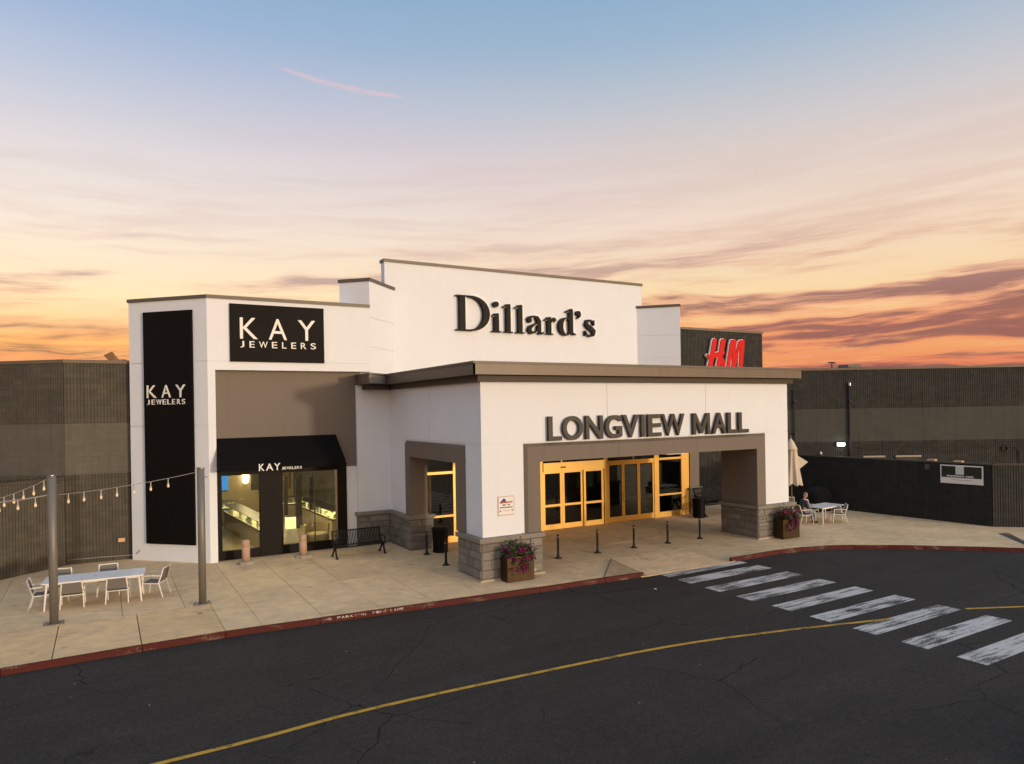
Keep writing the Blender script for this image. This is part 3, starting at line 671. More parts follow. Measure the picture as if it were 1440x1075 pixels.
coping(js, P1, (-6.63, 7.8), 9.32, 9.44, .05, .3, 'coping', .03); coping(js, (-6.63, 7.8), (-.7, 7.8), 9.321, 9.441, .05, .3, 'coping', .02)
# recess: taupe upper, white lower
MB().box(-6.38, -1.04, 8.08, 8.30, 3.12, 6.80).build('recess_panel', 'stucco_taupe', js)
MB().box(-1.66, -1.04, 8.075, 8.30, -.1, 3.115).build('wall_panel', 'stucco', js)
# storefront frame
sf = MB()
sf.box(-6.38, -1.665, 8.0, 8.16, 3.02, 3.30); sf.box(-6.38, -6.20, 8.0, 8.16, -.1, 3.02); sf.box(-2.03, -1.665, 8.0, 8.16, -.1, 3.02)
sf.box(-4.90, -4.09, 7.985, 8.2, -.1, 3.02); sf.box(-6.20, -4.90, 8.01, 8.15, -.1, .33); sf.box(-4.09, -2.03, 8.01, 8.15, -.1, .33)
sf.build('storefront_frame', 'dark_frame', js)
MB().box(-6.20, -4.90, 8.07, 8.085, .33, 3.02).build('window_pane', 'glass', js); MB().box(-4.09, -2.03, 8.07, 8.085, .33, 3.02).build('window_pane', 'glass', js)
MB().box(-2.09, -2.03, 8.03, 8.14, .33, 3.02).build('door_edge', 'steel', js); MB().box(-2.92, -2.88, 8.06, 8.10, .33, 3.02).build('glass_joint', 'case_dark', js)
MB().tube([(-3.02, 8.0, .9), (-3.02, 7.94, .95), (-3.02, 7.94, 1.35), (-3.02, 8.0, 1.4)], .015, 6).build('door_pull', 'steel', js)
# awning
aw = MB(); yb, yf = 8.078, 7.22
aw.add([(-6.37, yb, 4.36), (-2.05, yb, 4.38), (-1.93, yf, 3.44), (-6.37, yf, 3.44), (-1.93, yf, 3.22), (-6.37, yf, 3.22), (-2.0, yb, 3.31), (-6.37, yb, 3.31)],
       [(3, 2, 1, 0), (5, 4, 2, 3), (4, 6, 1, 2), (7, 5, 3, 0), (7, 6, 4, 5), (0, 1, 6, 7)])
awn = aw.build('awning', 'black_cloth', js)
for ch, u0, u1 in (('K', -5.07, -4.88), ('A', -4.83, -4.58), ('Y', -4.55, -4.33)): letter(ch, awn, (0, yf), (1, 0), u0, u1, 3.19, 3.44, .012, .03, 'letter_white', .01)
jw = 'JEWELERS'
for i, ch in enumerate(jw):
    u = -4.29+i*.093; letter(ch, awn, (0, yf), (1, 0), u, u+.072, 3.20, 3.29, .012, .02, 'letter_white', .01)
# signs
def sign_panel(name, lab, p0, d, u0, u1, z0, z1): 
    t = thing(name, lab, 'sign'); MB().wbox(p0, d, u0, u1, .003, .075, z0, z1).build('panel', 'black_panel', t, bevel=.006); return t
t = sign_panel('sign_board', 'black rectangular sign board with white letters high on the white wall', (0, 7.8), (1, 0), -5.88, -2.53, 7.10, 9.17)
for ch, a, b in zip('KAY', (-5.55, -4.56, -3.51), (-4.94, -3.91, -2.87)): letter(ch, t, (0, 7.8), (1, 0), a, b, 7.92, 8.68, .075, .04, 'letter_white', 0.0)
JW = [-5.55, -5.41, -5.23, -5.05, -4.9, -4.6, -4.45, -4.26, -4.09, -3.93, -3.76, -3.58, -3.41, -3.21, -3.05, -2.85]
for i, ch in enumerate(jw): letter(ch, t, (0, 7.8), (1, 0), JW[2*i], JW[2*i+1], 7.61, 7.84, .075, .03, 'letter_white', .004)
t = sign_panel('sign_board', 'tall narrow black sign panel on the chamfered white corner', (-6.63, 7.8), D1, -2.63, -.57, .62, 8.93)
for ch, a, b in zip('KAY', (-2.48, -1.85, -1.26), (-2.08, -1.47, -.86)): letter(ch, t, (-6.63, 7.8), D1, a, b, 5.85, 6.30, .075, .035, 'letter_white', -.008)
JS = [-2.49, -2.37, -2.3, -2.13, -2.1, -1.86, -1.83, -1.66, -1.63, -1.46, -1.43, -1.29, -1.22, -1.07, -1.02, -0.87]
for i, ch in enumerate(jw): letter(ch, t, (-6.63, 7.8), D1, JS[2*i]+.01, JS[2*i+1]-.01, 5.61, 5.79, .075, .02, 'letter_white', 0.0)

# store interior
MB().box(-6.9, -.9, 8.3, 20.2, -.05, .004).build('interior_floor', 'inner_floor', js)
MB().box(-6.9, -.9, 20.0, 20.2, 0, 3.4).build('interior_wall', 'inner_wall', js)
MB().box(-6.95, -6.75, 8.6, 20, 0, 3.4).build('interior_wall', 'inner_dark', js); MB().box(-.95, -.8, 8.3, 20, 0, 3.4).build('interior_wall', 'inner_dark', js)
MB().box(-6.9, -.9, 8.2, 20, 3.4, 3.5).build('interior_ceiling', 'inner_wall', js)
def case(lab, loc, rz, L, D=.62):
    t = thing('display_case', lab, 'display case', loc, rz, None)
    MB().box(0, L, 0, D, 0, .72).build('cabinet', 'case_body', t); MB().box(-.01, L+.01, -.02, D+.02, .722, .77).build('shelf', 'case_dark', t)
    MB().box(.03, L-.03, .03, D-.03, .775, .80).build('lit_tray', 'case_glow', t)
    MB().box(0, L, 0, D, .805, 1.08).build('glass_box', 'case_glass', t)
    for k in range(int(L/.16)):
        h = random.uniform(.05, .2); MB().box(.08+k*.16, .08+k*.16+.07, .15+random.random()*.2, .28+random.random()*.2, .801, .801+h).build('jewelry_stand', random.choice(['sign_white', 'case_glow', 'case_body']), t)
    MB().box(-.01, L+.01, -.01, D+.01, 1.082, 1.10).build('top_rail', 'case_dark', t)
case('long lit glass display case running back behind the left store window', (-4.12, 9.3, 0), R(93), 6.6)
case('lit glass display case across the back of the store, left', (-5.6, 16.9, 0), R(-6), 1.5)
case('lit glass display case deep behind the wide store window', (-2.9, 16.6, 0), 0, 1.6)
case('lit glass display case along the right side of the store', (-1.0, 10.3, 0), R(91), 5.4)
t = thing('display_plinth', 'pale plinth with a small lit showcase behind the wide window', 'plinth', (-3.75, 9.0, 0))
MB().box(0, .38, 0, .4, 0, .75).build('body', 'sign_white', t); MB().box(.02, .36, .02, .38, .755, 1.20).build('showcase', 'case_glow', t); MB().box(0, .38, 0, .4, 1.202, 1.23).build('lid', 'case_dark', t)
o = MB().box(-4.60, -4.28, 19.90, 19.98, 1.32, 2.30).build('wall_screen', 'screen_blue'); tag(o, 'glowing blue screen on the back wall of the store', 'screen')
t = thing('wall_lamp', 'bright warm lamp glowing at the back of the store', 'lamp', (-3.44, 19.82, 1.95))
MB().lathe([(.02, -.35), (.14, -.28), (.17, .1), (.12, .42), (.02, .46)], 14).build('shade', 'warm_glow', t, True); MB().box(-.05, .05, .1, .17, -.2, .3).build('bracket', 'case_dark', t)
o = MB().box(-3.16, -2.66, 19.90, 19.98, 1.3, 2.05).build('wall_picture', 'inner_dark'); tag(o, 'dark framed picture beside the lamp on the store back wall', 'picture')
o = MB().box(-1.72, -1.2, 19.90, 19.98, 1.25, 2.1).build('wall_picture', 'wood'); tag(o, 'brown framed picture on the store back wall, right', 'picture')
for k in range(5):      # tall dark showcase posts between the panes
    o = MB().box(-.08, .08, -.08, .08, 0, 2.3).build('showcase_post', 'case_dark'); o.location = (-2.55+.32*k, 14.6-.9*(k % 2), 0); tag(o, 'slim dark showcase post number %s from the left behind the wide window' % ('one', 'two', 'three', 'four', 'five')[k], 'post', 'dark showcase posts')
t = thing('armchair', 'rounded dark tub armchair inside the wide store window', 'armchair', (-2.5, 9.4, 0))
MB().lathe([(.40, .08), (.42, .40), (.38, .44), (.02, .45)], 20).build('seat', 'inner_wall', t, True)
bk = MB()
for k in range(14):
    a0, a1 = R(-20+k*15.7), R(-20+(k+1)*15.7)
    bk.hexa([(.42*math.cos(a0), .42*math.sin(a0), .1), (.50*math.cos(a0), .50*math.sin(a0), .1), (.50*math.cos(a1), .50*math.sin(a1), .1), (.42*math.cos(a1), .42*math.sin(a1), .1),
             (.44*math.cos(a0), .44*math.sin(a0), .80), (.50*math.cos(a0), .50*math.sin(a0), .78), (.50*math.cos(a1), .50*math.sin(a1), .78), (.44*math.cos(a1), .44*math.sin(a1), .80)])
bk.build('backrest', 'inner_wall', t)
for k, (x, y, lab) in enumerate(((-5.2, 9.8, 'square ceiling light inside the store near the left window'), (-2.6, 9.8, 'square ceiling light inside the store near the wide window'), (-3.8, 13.6, 'square ceiling light in the middle of the store'), (-3.6, 17.6, 'square ceiling light at the back of the store'))):
    t = thing('ceiling_light', lab, 'lamp', (x, y, 3.39)); MB().box(-.24, .24, -.24, .24, -.02, .01).build('diffuser', 'warm_glow', t)
    MB().box(-.3, .3, -.3, -.245, -.03, .01).build('frame', 'case_dark', t)
    ld = bpy.data.lights.new('lamp', 'AREA'); ld.energy = 75; ld.size = .45; ld.color = (1.0, .82, .45)
    lo = bpy.data.objects.new('lamp', ld); COL.objects.link(lo); lo.parent = t; lo.location = (0, 0, -.05)

# ================================================================== TALL CENTRE WALL
tw = thing('parapet_wall', 'tall white stepped parapet wall behind the entrance canopy', 'building')
MB().box(.54, 14.59, 9.45, 9.86, 4, 11.57).build('centre_wall', 'stucco', tw)
coping(tw, (.54, 9.45), (14.59, 9.45), 11.565, 11.69, .05, .46, 'coping', .05, .05)
for p0, d, L, th in (((-.70, 7.80), (.7071, .7071), 2.325, 1.30), ((14.25, 9.45), (.7071, -.7071), 2.18, .45)):
    MB().wbox(p0, d, .02, L-.02, -th, -.03, 6.5, 10.38).build('wing_core', 'stucco', tw)
    for z0, z1 in ((6.4, 7.78), (7.78, 8.94), (8.94, 10.38)):
        MB().wbox(p0, d, 0, L-.005, -th-.0, -0, z0+.011, z1-.011).build('wing_panel', 'stucco', tw)
    MB().wbox(p0, d, -.05, L+.03, -th-.04, .05, 10.375, 10.50).build('coping', 'coping', tw)
MB().box(-.5, 15, 9.9, 16, 6, 8.8).build('roof_block', 'stucco', tw)

# serif letters on the centre wall
dl = thing('wall_lettering', 'large black serif letters on the tall white wall', 'sign')
def arc(cx, cz, rx, rz, a0, a1, n=14): return [(cx+rx*math.cos(R(a0+(a1-a0)*i/n)), cz+rz*math.sin(R(a0+(a1-a0)*i/n))) for i in range(n+1)]
class Let:
    def __init__(s): s.m = MB(); s.k = 0
    def poly(s, pts):
        e = .003*s.k; s.k += 1; yf, yb = 9.27-e, 9.44
        a = area(pts); pts = pts if a > 0 else pts[::-1]; n = len(pts)
        s.m.add([(x, yf, z) for x, z in pts]+[(x, yb, z) for x, z in pts], [tuple(range(n)), tuple(range(n, 2*n))[::-1]]+[(i+n, (i+1) % n+n, (i+1) % n, i) for i in range(n)])
    def band(s, A, B):
        e = .003*s.k; s.k += 1; yf, yb = 9.27-e, 9.44; n = len(A)
        vs = [(x, yf, z) for x, z in A]+[(x, yf, z) for x, z in B]+[(x, yb, z) for x, z in A]+[(x, yb, z) for x, z in B]; fs = []
        for i in range(n-1): fs += [(i, i+1, n+i+1, n+i), (2*n+i, 2*n+i+1, i+1, i), (n+i, n+i+1, 3*n+i+1, 3*n+i)]
        fs += [(0, n, 3*n, 2*n), (n-1, 2*n-1, 4*n-1, 3*n-1)]; s.m.add(vs, fs)
    def rect(s, a, b, c, d): s.poly([(a, c), (b, c), (b, d), (a, d)])
    def stroke(s, pts, w):
        A, B = [], []
        for i, p in enumerate(pts):
            q0, q1 = pts[max(i-1, 0)], pts[min(i+1, len(pts)-1)]; (dx, dz), _ = unit(q0, q1); A.append((p[0]-dz*w[i]/2, p[1]+dx*w[i]/2)); B.append((p[0]+dz*w[i]/2, p[1]-dx*w[i]/2))
        s.band(A, B)
bz, xh, cap, asc = 8.79, 9.64, 10.37, 10.10
def L_D(l):
    l.rect(3.95, 4.24, bz+.05, cap-.05); l.rect(3.80, 4.60, bz, bz+.06); l.rect(3.80, 4.60, cap-.06, cap)
    l.band(arc(4.55, (bz+cap)/2, .93, (cap-bz)/2, 90, -90, 24), arc(4.52, (bz+cap)/2, .64, (cap-bz)/2-.075, 90, -90, 24))
def stem(l, x, w, top, foot=.12, flag=.16):
    l.rect(x, x+w, bz+.04, top); l.rect(x-foot, x+w+foot, bz, bz+.05); l.poly([(x-flag, top-.17), (x+.02, top-.12), (x+w, top), (x+w*.6, top+.02), (x-flag, top-.12)])
def L_i(l): stem(l, 5.72, .23, xh); l.poly(arc(5.81, 10.06, .14, .13, 0, 345, 15))
def L_l1(l): stem(l, 6.34, .23, asc)
def L_l2(l): stem(l, 6.98, .23, asc)
def L_a(l):
    l.rect(8.02, 8.24, bz+.12, xh-.22); l.stroke([(7.56, 9.42), (7.62, 9.55), (7.82, 9.62), (8.03, 9.57), (8.13, 9.38)], [.20, .15, .08, .15, .22])
    l.poly(arc(7.62, 9.42, .11, .11, 0, 345, 12)); l.stroke([(8.10, 9.32), (7.85, 9.22), (7.64, 9.10), (7.59, 8.96), (7.70, 8.84), (7.88, 8.85), (8.10, 9.0)], [.05, .08, .18, .23, .15, .08, .05])
    l.stroke([(8.13, 8.95), (8.19, 8.83), (8.32, 8.82), (8.42, 8.90)], [.22, .14, .08, .03])
def L_r(l):
    stem(l, 8.60, .22, xh-.02, .11, .13); l.stroke([(8.80, 9.36), (8.88, 9.50), (8.98, 9.55)], [.06, .12, .17]); l.poly(arc(8.99, 9.50, .10, .11, 0, 345, 12))
def L_d(l):
    l.rect(9.86, 10.09, bz+.05, asc-.06); l.poly([(9.70, asc-.20), (9.88, asc-.15), (10.09, asc-.02), (9.98, asc), (9.70, asc-.14)]); l.poly([(10.05, bz+.04), (10.26, bz+.04), (10.24, bz+.09), (10.05, bz+.16)])
    A = arc(9.66, 9.215, .42, .44, 65, 295, 20); B = arc(9.72, 9.215, .22, .38, 65, 295, 20); l.band(A, B); l.stroke([(9.80, 9.60), (9.90, 9.50)], [.08, .08]); l.stroke([(9.80, 8.84), (9.90, 8.95)], [.08, .08])
def L_q(l): l.poly(arc(10.43, 9.90, .13, .12, 0, 345, 14)); l.stroke([(10.52, 9.88), (10.50, 9.76), (10.38, 9.64)], [.12, .10, .03])
def L_s(l):
    l.stroke([(11.36, 9.36), (11.30, 9.52), (11.14, 9.59), (10.96, 9.55), (10.90, 9.40), (11.02, 9.27), (11.20, 9.17), (11.36, 9.04), (11.32, 8.88), (11.14, 8.81), (10.94, 8.86), (10.84, 9.06)],
             [.03, .08, .09, .15, .20, .23, .24, .22, .17, .09, .08, .03])
    l.rect(11.32, 11.385, 9.34, 9.60); l.rect(10.81, 10.87, 8.82, 9.07)
for fn in (L_D, L_i, L_l1, L_l2, L_a, L_r, L_d, L_q, L_s):
    l = Let(); fn(l); o = l.m.build('letter', 'letter_black', dl)
    tr = bpy.data.objects.new('trim_edge', o.data.copy()); COL.objects.link(tr); tr.parent = o; tr.location = (.06, .035, 0)
    tr.data.materials.clear(); tr.data.materials.append(MATS['letter_white'])

# red letters
hm = thing('wall_lettering', 'bright red slanted brush letters on the dark ribbed tower', 'sign')
def red(polys):
    m = MB(); w = MB()
    for k, pts in enumerate(polys):
        a = area(pts); pts = pts if a > 0 else pts[::-1]; n = len(pts); yf = 8.80-.004*k
        F = [tuple(range(n)), tuple(range(n, 2*n))[::-1]]+[(i+n, (i+1) % n+n, (i+1) % n, i) for i in range(n)]
        m.add([(x, yf, z) for x, z in pts]+[(x, 8.94, z) for x, z in pts], F)
        w.add([(x-.045, yf+.05, z+.02) for x, z in pts]+[(x-.045, 8.95, z+.02) for x, z in pts], F)
    o = m.build('letter', 'letter_red', hm); w.build('trim_edge', 'letter_white', o)
red([[(18.50, 6.9), (18.86, 6.9), (19.10, 7.8), (19.36, 8.84), (19.30, 8.95), (19.12, 8.94), (19.02, 8.80), (18.80, 7.9)],
     [(19.14, 6.9), (19.48, 6.9), (19.68, 7.7), (20.02, 8.84), (19.96, 8.95), (19.74, 8.95), (19.64, 8.82), (19.40, 7.8)],
     [(18.55, 7.97), (18.75, 7.78), (19.1, 7.85), (19.60, 7.98), (19.90, 8.10), (19.96, 8.24), (19.7, 8.28), (19.2, 8.16), (18.8, 8.06), (18.62, 8.08)]])
red([[(19.58, 7.52), (19.86, 7.44), (19.98, 7.58), (19.93, 7.72), (19.80, 7.92), (19.70, 7.86), (19.72, 7.68), (19.60, 7.62)], [(19.82, 7.40), (19.95, 7.40), (19.86, 7.70), (19.76, 7.70)]])
red([[(19.92, 6.9), (20.16, 6.9), (20.36, 7.6), (20.72, 8.80), (20.66, 8.93), (20.48, 8.92), (20.38, 8.74), (20.12, 7.7)],
     [(20.44, 7.3), (20.60, 7.1), (20.76, 7.7), (20.86, 8.84), (20.80, 8.93), (20.60, 8.93), (20.56, 8.3), (20.50, 7.8)],
     [(20.46, 7.25), (20.62, 7.05), (20.92, 7.9), (21.22, 8.80), (21.14, 8.90), (21.02, 8.82), (20.74, 7.95)],
     [(20.98, 6.9), (21.24, 6.9), (21.38, 7.9), (21.52, 8.88), (21.46, 8.96), (21.16, 8.92), (21.14, 8.5), (21.06, 7.7)]])

# ================================================================== ENTRANCE CANOPY
ec = thing('entrance_canopy', 'white entrance canopy with stone piers, taupe arches and flat brown roof', 'building')
# cores of the two front piers, lintels, back returns
def core_box(*a): MB().box(*a).build('wall_core', 'stucco', ec)
core_box(.17, 2.17, .18, 1.65, 1.2, 3.50); core_box(12.3, 14.13, .18, 1.88, 1.2, 3.50)
core_box(.17, 14.13, .18, 1.65, 3.70, 6.28)                      # front lintel
core_box(.17, 1.5, 1.65, 7.94, 3.70, 6.28)                         # left side lintel
core_box(12.7, 14.13, 1.65, 6.2, 3.70, 6.28)                       # right side lintel
core_box(.17, .76, 5.80, 7.94, 1.2, 3.70)                          # left back return
MB().box(.17, 14.13, 1.6, 9.4, 3.60, 3.72).build('ceiling', 'stucco_taupe', ec)
core_box(12.9, 14.13, 5.9, 6.5, 3.0, 3.70)
def skin(p0, d, rects, mat='stucco', name='wall_panel', th=.03):
    for u0, u1, z0, z1 in rects: MB().wbox(p0, d, u0+.008, u1-.008, -th, 0, z0+.008, z1-.008).build(name, mat, ec)
ZS = 4.16
skin((0, .15), (1, 0), [(.144, 5.0, ZS, 6.28), (5.0, 9.6, ZS, 6.28), (9.6, 14.156, ZS, 6.28), (.144, 1.66, 1.25, ZS), (12.72, 14.156, 1.25, ZS)])
skin((.15, 7.97), (0, -1), [(0, 3.9, ZS, 6.28), (3.9, 7.81, ZS, 6.28), (0, 1.72, 1.25, ZS), (6.72, 7.81, 1.25, ZS)])
skin((14.15, .15), (0, 1), [(0, 6.2, ZS, 6.28), (0, 1.8, 1.25, ZS)])
# jog wall between canopy and store
MB().box(-1.24, .17, 7.97, 8.3, 1.2, 6.28).build('wall_panel', 'stucco', ec)
# arch surrounds (taupe): front
def arch(p0, d, ua, ub, w, h0, h1, depth, z_bot, mat):
    # moulded surround: jambs + head, chamfered outer edge
    def piece(name, u0, u1, z0, z1): MB().wbox(p0, d, u0, u1, -depth, .09, z0, z1).build(name, mat, ec)
    piece('arch_jamb', ua-w, ua, z_bot, h0); piece('arch_jamb', ub, ub+w, z_bot, h0)
    n = 3 if ub-ua > 6 else 1; Lh = ub-ua+2*w
    for k in range(n): MB().wbox(p0, d, ua-w+Lh*k/n+(.004 if k else 0), ua-w+Lh*(k+1)/n-(.004 if k < n-1 else 0), -depth, .09, h0+.001, h1).build('arch_head', mat, ec)
    nx, ny = d[1], -d[0]; f = lambda u, n_, z: (p0[0]+d[0]*u+nx*n_, p0[1]+d[1]*u+ny*n_, z)
    c = .10
    MB().add([f(ua-w, .09, h1+.001), f(ub+w, .09, h1+.001), f(ub+w+c, 0, h1+c), f(ua-w-c, 0, h1+c)], [(0, 1, 2, 3)]).build('arch_bevel', 'fascia', ec)
    MB().add([f(ua-w-.001, .09, z_bot), f(ua-w-.001, .09, h1), f(ua-w-c, 0, h1+c), f(ua-w-c, 0, z_bot)], [(0, 1, 2, 3)]).build('arch_bevel', mat, ec)
    MB().add([f(ub+w+.001, .09, z_bot), f(ub+w+c, 0, z_bot), f(ub+w+c, 0, h1+c), f(ub+w+.001, .09, h1)], [(0, 1, 2, 3)]).build('arch_bevel', mat, ec)
arch((0, .15), (1, 0), 2.21, 12.23, .47, 3.54, 4.03, 1.76, 1.32, 'stucco_taupe')
arch((.15, 7.97), (0, -1), 7.97-5.77, 7.97-1.83, .46, 3.52, 4.01, .62, 1.32, 'stucco_taupe')
# ----- stone piers: every block a piece
def stone_pier(name, faces, core, cap_boxes, strips):
    pr = MB().prism(core, -.1, 1.16).build(name, 'mortar', ec)
    for p0, d, L in faces:
        z = .07
        for hgt in (.27, .30, .25, .255):
            u = 0.0; first = True
            while u < L-.02:
                w = random.choice([.34, .46, .58, .70, .52]); 
                if L-u-w < .26: w = L-u
                if random.random() < .18 and w > .4:
                    for za, zb in ((z, z+hgt*.5), (z+hgt*.5, z+hgt)): block(pr, p0, d, u, u+w, za, zb)
                else: block(pr, p0, d, u, u+w, z, z+hgt)
                u += w
            z += hgt
    for b in cap_boxes: MB().box(*b).build('stone_cap', 'stone_cap', pr, bevel=.018)
    for b in strips: MB().box(*b).build('base_strip', 'base_strip', pr)
def block(pr, p0, d, u0, u1, z0, z1):
    pr_ = random.uniform(.012, .032); m = MB(); nx, ny = d[1], -d[0]; e = .007; b = random.uniform(.008, .02)
    f = lambda u, n, z: (p0[0]+d[0]*u+nx*n, p0[1]+d[1]*u+ny*n, z)
    a0, a1, c0, c1 = u0+e, u1-e, z0+e, z1-e; J = lambda: random.uniform(-.008, .008)
    m.add([f(a0, -.02, c0), f(a1, -.02, c0), f(a1, -.02, c1), f(a0, -.02, c1), f(a0+b, pr_+J(), c0+b), f(a1-b, pr_+J(), c0+b), f(a1-b, pr_+J(), c1-b), f(a0+b, pr_+J(), c1-b), f((a0+a1)/2+J()*6, pr_+.012+J(), (c0+c1)/2+J()*3)],
          [(4, 5, 8), (5, 6, 8), (6, 7, 8), (7, 4, 8), (0, 1, 5, 4), (1, 2, 6, 5), (2, 3, 7, 6), (3, 0, 4, 7)])
    m.build('stone_block', 'stone', pr)
stone_pier('stone_pier', [((.03, .03), (1, 0), 2.19), ((.03, 1.62), (0, -1), 1.59), ((2.22, .03), (0, 1), 1.59)],
           [(.03, .03), (2.22, .03), (2.22, 1.62), (.03, 1.62)], [(-.05, 2.30, -.05, 1.70, 1.165, 1.31)], [(-.03, 2.28, -.03, .02, -.05, .055), (-.03, .02, .021, 1.68, -.05, .055)])
stone_pier('stone_pier', [((12.20, .03), (1, 0), 2.10), ((12.20, 1.93), (0, -1), 1.90), ((14.30, .03), (0, 1), 1.9)],
           [(12.20, .03), (14.30, .03), (14.30, 1.93), (12.20, 1.93)], [(12.12, 14.38, -.05, 2.01, 1.165, 1.31)], [(12.14, 14.36, -.03, .02, -.05, .055), (12.14, 12.19, .021, 1.99, -.05, .055)])
stone_pier('stone_pier', [((.05, 7.94), (0, -1), 2.14), ((.05, 5.80), (1, 0), .95), ((-1.26, 7.94), (1, 0), 1.29)],
           [(.05, 5.80), (1.0, 5.80), (1.0, 8.2), (-1.26, 8.2), (-1.26, 7.94), (.05, 7.94)],
           [(-.03, 1.05, 5.72, 7.86, 1.165, 1.31), (-1.34, 1.05, 7.862, 8.2, 1.1652, 1.3102)], [])
stone_pier('stone_pier', [((14.86, 6.42), (1, 0), .74), ((14.86, 7.1), (0, -1), .68)], [(14.86, 6.42), (15.60, 6.42), (15.60, 7.1), (14.86, 7.1)], [(14.80, 15.66, 6.36, 7.16, 1.165, 1.29)], [])
MB().box(14.92, 15.54, 6.48, 7.05, 1.29, 3.62).build('column_shaft', 'stucco_taupe', ec); MB().box(14.1, 15.7, 6.3, 9.05, 3.5, 6.2).build('wall_core', 'stucco_taupe', ec)
# roof: soffit board, fascia
RP = [(-.28, -.28), (14.55, -.28), (14.55, 9.44), (-1.22, 9.44), (-1.22, 6.42), (-.28, 7.20)]
SP = [(-.02, -.02), (14.30, -.02), (14.30, 9.42), (-1.0, 9.42), (-1.0, 7.0), (-.02, 7.5)]
MB().prism(SP, 6.09, 6.30).build('frieze', 'trim_brown', ec)
MB().prism([(p[0]*.998+.02, p[1]*.998+.02) for p in RP], 6.301, 6.60).build('roof_deck', 'roof', ec)
edges = [(5, 0), (0, 1), (1, 2), (3, 4), (4, 5)]
for i, j in edges:
    d, L = unit(RP[i], RP[j]); n = max(1, round(L/5.0))
    for k in range(n): MB().wbox(RP[i], d, L*k/n+(.003 if k else 0), L*(k+1)/n, -.05, 0, 6.29, 6.615).build('fascia_board', 'fascia', ec)
    MB().wbox(RP[i], d, -.02, L+.02, -.12, .025, 6.617, 6.69).build('fascia_cap', 'coping', ec)
# mall letters standing on the arch head
ml = thing('wall_lettering', 'dark bronze block letters standing on the taupe entrance arch', 'sign')
LX = [2.51, 3.07, 3.07, 3.91, 4.01, 4.72, 4.82, 5.54, 5.54, 6.31, 6.37, 6.56, 6.67, 7.33, 7.33, 8.42, 8.85, 9.69, 9.81, 10.56, 10.6, 11.19, 11.19, 11.78]
for i, ch in enumerate('LONGVIEWMALL'):
    a, b = LX[2*i], LX[2*i+1]; pad = .02 if ch in 'LOIEV' else 0
    if ch == 'M':
        pm = MB(); ol = [(0, 0), (.16, 0), (.16, .64), (.44, .05), (.56, .05), (.84, .64), (.84, 0), (1, 0), (1, 1), (.83, 1), (.5, .33), (.17, 1), (0, 1)]; nn = len(ol)
        P_ = [(a+u*(b-a), 4.19+v*.79) for u, v in ol]
        pm.add([(x, .02, z) for x, z in P_]+[(x, .12, z) for x, z in P_], [tuple(range(nn)), tuple(range(nn, 2*nn))[::-1]]); pm.add([(x, .02, z) for x, z in P_]+[(x, .12, z) for x, z in P_], [(i+nn, (i+1) % nn+nn, (i+1) % nn, i) for i in range(nn)], 1)
        pm.build('letter', ['letter_dark', 'letter_side'], ml); continue
    letter(ch, ml, (0, .15), (1, 0), a+pad, b-pad, 4.19, 4.98, .03, .10, ['letter_dark', 'letter_side'], .008 if ch in 'MW' else .020)
# ----- glazed doors
sd = thing('glazed_entrance', 'sunlit pale metal glazed entrance with sliding and swing doors under the canopy', 'entrance', (0, 0, 0))
YD = 6.55
def fr(name, x0, x1, z0, z1, y0=YD-.06, y1=YD+.08, par=sd): return MB().box(x0, x1, y0, y1, z0, z1).build(name, 'sunlit_champagne', par)
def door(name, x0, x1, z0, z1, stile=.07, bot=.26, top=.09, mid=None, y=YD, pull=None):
    o = MB().box(x0, x0+stile, y-.03, y+.03, z0, z1).build(name, 'sunlit_champagne', sd)
    MB().box(x1-stile, x1, y-.03, y+.03, z0, z1).build('stile', 'sunlit_champagne', o); MB().box(x0+stile, x1-stile, y-.029, y+.029, z0, z0+bot).build('bottom_rail', 'sunlit_champagne', o)
    MB().box(x0+stile, x1-stile, y-.029, y+.029, z1-top, z1).build('top_rail', 'sunlit_champagne', o)
    if mid: MB().box(x0+stile, x1-stile, y-.029, y+.029, mid, mid+.10).build('mid_rail', 'sunlit_champagne', o)
    MB().box(x0+stile, x1-stile, y-.006, y+.006, z0+bot, z1-top).build('pane', 'glass_dark', o)
    if pull is not None:
        MB().tube([(pull, y-.03, .98), (pull, y-.10, 1.0), (pull, y-.10, 1.28), (pull, y-.03, 1.30)], .014, 6).build('pull_handle', 'steel', o)
        MB().box(x0+stile, x1-stile, y+.04, y+.07, 1.02, 1.05).build('push_bar', 'steel', o)
    return o
# posts and headers; sections from left to right
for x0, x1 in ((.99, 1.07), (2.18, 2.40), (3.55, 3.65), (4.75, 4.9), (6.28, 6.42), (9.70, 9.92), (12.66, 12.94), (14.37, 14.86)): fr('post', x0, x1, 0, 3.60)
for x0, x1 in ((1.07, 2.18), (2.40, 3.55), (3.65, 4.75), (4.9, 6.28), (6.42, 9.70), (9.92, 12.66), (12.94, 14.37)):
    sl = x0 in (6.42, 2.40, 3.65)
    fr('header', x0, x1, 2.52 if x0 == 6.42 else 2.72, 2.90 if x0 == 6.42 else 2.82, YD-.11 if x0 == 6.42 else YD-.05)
    MB().box(x0, x1, YD-.006, YD+.006, 2.90 if x0 == 6.42 else 2.82, 3.60).build('transom_pane', 'glass_dark', sd)
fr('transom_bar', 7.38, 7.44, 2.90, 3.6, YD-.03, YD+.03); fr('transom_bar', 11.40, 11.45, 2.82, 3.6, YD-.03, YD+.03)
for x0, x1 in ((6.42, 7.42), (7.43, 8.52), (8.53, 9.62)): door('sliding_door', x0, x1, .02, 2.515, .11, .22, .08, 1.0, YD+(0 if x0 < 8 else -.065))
MB().box(7.30, 7.56, YD-.145, YD-.112, 2.66, 2.72).build('motion_sensor', 'case_dark', sd)
